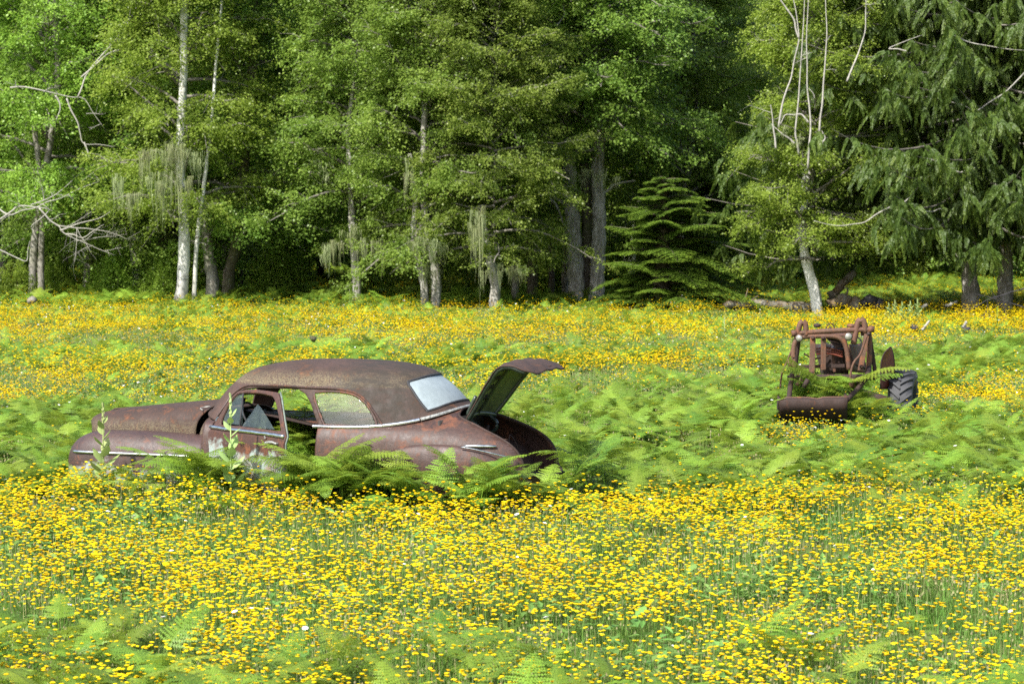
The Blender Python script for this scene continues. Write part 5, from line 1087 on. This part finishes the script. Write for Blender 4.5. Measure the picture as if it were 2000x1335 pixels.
logobj('leaning_log', [(1622, 582), (1640, 562), (1655, 545), (1668, 532)], .13, .10, M['mossy'], 'short lichen-spotted log leaning up out of the uprooted stump', 'log', 73)
logobj('mossy_stump', [(1622, 598), (1640, 588), (1660, 590), (1680, 597)], .15, .22, M['mossy'], 'reddish mossy stump under the leaning log', 'stump', 72, [[(1650, 580), (1656, 566), (1648, 560)]])
logobj('dark_stump', [(1684, 600), (1695, 588), (1710, 590), (1724, 600)], .14, .18, M['char'], 'dark rotten stump right of the mossy one behind the tractor', 'stump', 72, [[(1706, 600), (1712, 590), (1718, 585)]])
logobj('dead_stick', [(1848, 598), (1860, 593), (1869, 588)], .05, .03, M['bark_dead'], 'pale dead stick in the flowers at the foot of the big cedar', 'stick', 71)
logobj('dead_stick', [(1800, 602), (1807, 597), (1811, 594)], .05, .03, M['bark_dead'], 'small pale dead stick right of the leafy weed clump', 'stick', 70)
def boulder(px, py, Y, r_, mat, name, label, cat):
    bm = bmesh.new(); bmesh.ops.create_icosphere(bm, subdivisions=3, radius=r_); rr_ = np.random.default_rng(int(px))
    for v in bm.verts: v.co *= 1 + .16 * math.sin(v.co.x * 3 / r_ + v.co.z * 1.7 / r_ + px) + .10 * math.sin(v.co.y * 5 / r_ + v.co.z * 4 / r_); v.co.x *= 1.15; v.co.z *= .95
    me = bpy.data.meshes.new(name); bm.to_mesh(me); bm.free(); me.materials.append(mat); o = bpy.data.objects.new(name, me); COL.objects.link(o); o.location = P(px, py, Y)
    for p in me.polygons: p.use_smooth = True
    return meta(o, label, cat)
boulder(1787, 640, 58, .085, M['char'], 'charred_stump', 'round black stump poking out of the flowers, left one of two', 'stump'); logobj('dead_stick', [(1801, 645), (1808, 636), (1815, 626)], .03, .025, M['bark_dead'], 'grey stick slanting up beside the left black stump', 'stick', 58)
boulder(1888, 643, 57.5, .075, M['char'], 'charred_stump', 'round black stump poking out of the flowers below the cedars, right one of two', 'stump'); logobj('dead_stick', [(1881, 640), (1885, 634), (1887, 628)], .04, .03, M['bark_dead'], 'short grey stick standing behind the right black stump', 'stick', 58)
boulder(62, 586, 73, .11, M['bark_twig'], 'weathered_stump', 'small grey stump in the grass at the left border of the meadow', 'stump')
boulder(612, 661, 50, .06, M['bark_dark'], 'small_rock', 'small pinkish grey rock in the ferns beyond the car roof', 'rock')
# --- tall leafy spikes (mullein)
def spike(seed, H, nlv, Lf, bud=True):
    r = np.random.default_rng(seed); m = MB(); m.tube([(0, 0, 0), (.005, .005, H * .5), (0, 0, H)], [.011, .009, .005], 6, a=.8)
    for i in range(nlv):
        t = i / nlv; z = H * (.04 + .86 * t); az = i * 2.399 + r.uniform(-.3, .3); L = Lf * (1 - .62 * t) * r.uniform(.85, 1.15); el = r.uniform(.75, 1.15); d = np.array([math.cos(az) * math.cos(el), math.sin(az) * math.cos(el), math.sin(el)]); s = np.array([-math.sin(az), math.cos(az), 0]); nn_ = np.cross(d, s); c = np.array([0, 0, z]); g = []
        for e in (0, .2, .45, .7, .88, 1): wv = L * .27 * math.sin(min(1, e * 1.15 + .08) * math.pi) ** .8 if e < 1 else 0; cur = c + d * L * e + np.array([math.cos(az), math.sin(az), -.6]) * L * .22 * e * e; g.append([cur - s * wv - nn_ * wv * .3, cur, cur + s * wv - nn_ * wv * .3])
        q = MB(); q.grid(g); m.add(q.V[0], q.F4[0], np.clip(.5 + r.normal(0, .2), 0, 1))
    if bud:
        for i in range(26): z = H * (.84 + .18 * i / 26); a = i * 2.4; m.add([[0, 0, z], [math.cos(a) * .018, math.sin(a) * .018, z + .01], [math.cos(a) * .012, math.sin(a) * .012, z + .035], [0, 0, z + .03]], [[0, 1, 2, 3]], .95)
    return m
M['mullein'] = mat_leaf('felted_mullein_leaf', (.20, .30, .09), (.28, .38, .13), (.40, .47, .20), .25, .8, .1, .8, tcol=(.4, .5, .14), hue_by_pos=False)
def mull(px, ytop, ybase, Y, label, group=None, seed=1, Lf=.32, nlv=15, mat='mullein'):
    zb, zt = P(px, ybase, Y).z, P(px, ytop, Y).z; x = (px - 1000) / FPX * Y; t = empty('mullein_plant', (x, Y, 0), label, 'plant', group); m = spike(seed, zt - .02, nlv, Lf); m.build('leafy_stem', M[mat], t, attr=True)
mull(201, 790, 905, 27.15, 'tall pale mullein spike in front of the car bonnet nose', seed=3, nlv=17); mull(450, 772, 872, 26.3, 'tall pale mullein spike in front of the driver door window', seed=4, nlv=17)
mull(1415, 618, 655, 56, 'single leafy mullein spike left of the tractor in the flower band', seed=5, Lf=.2)
for i, (px, yt, yb, lb) in enumerate(((1736, 592, 640, 'leafy plant at the left of the clump behind the tractor'), (1748, 586, 640, 'second leafy plant of the clump behind the tractor'), (1762, 590, 640, 'middle leafy plant of the clump behind the tractor'), (1778, 588, 640, 'fourth leafy plant of the clump, above the black stump'), (1792, 584, 640, 'rightmost and tallest leafy plant of the clump behind the tractor'))): mull(px, yt, yb, 66, lb, seed=10 + i, Lf=.30, nlv=24)
mull(1845, 628, 690, 50, 'dark upright sapling spike in the ferns right of the tractor', seed=20, Lf=.2, mat='hemlock'); mull(1948, 600, 660, 60, 'small dark sapling under the cedar boughs at the right', seed=21, Lf=.2, mat='hemlock')
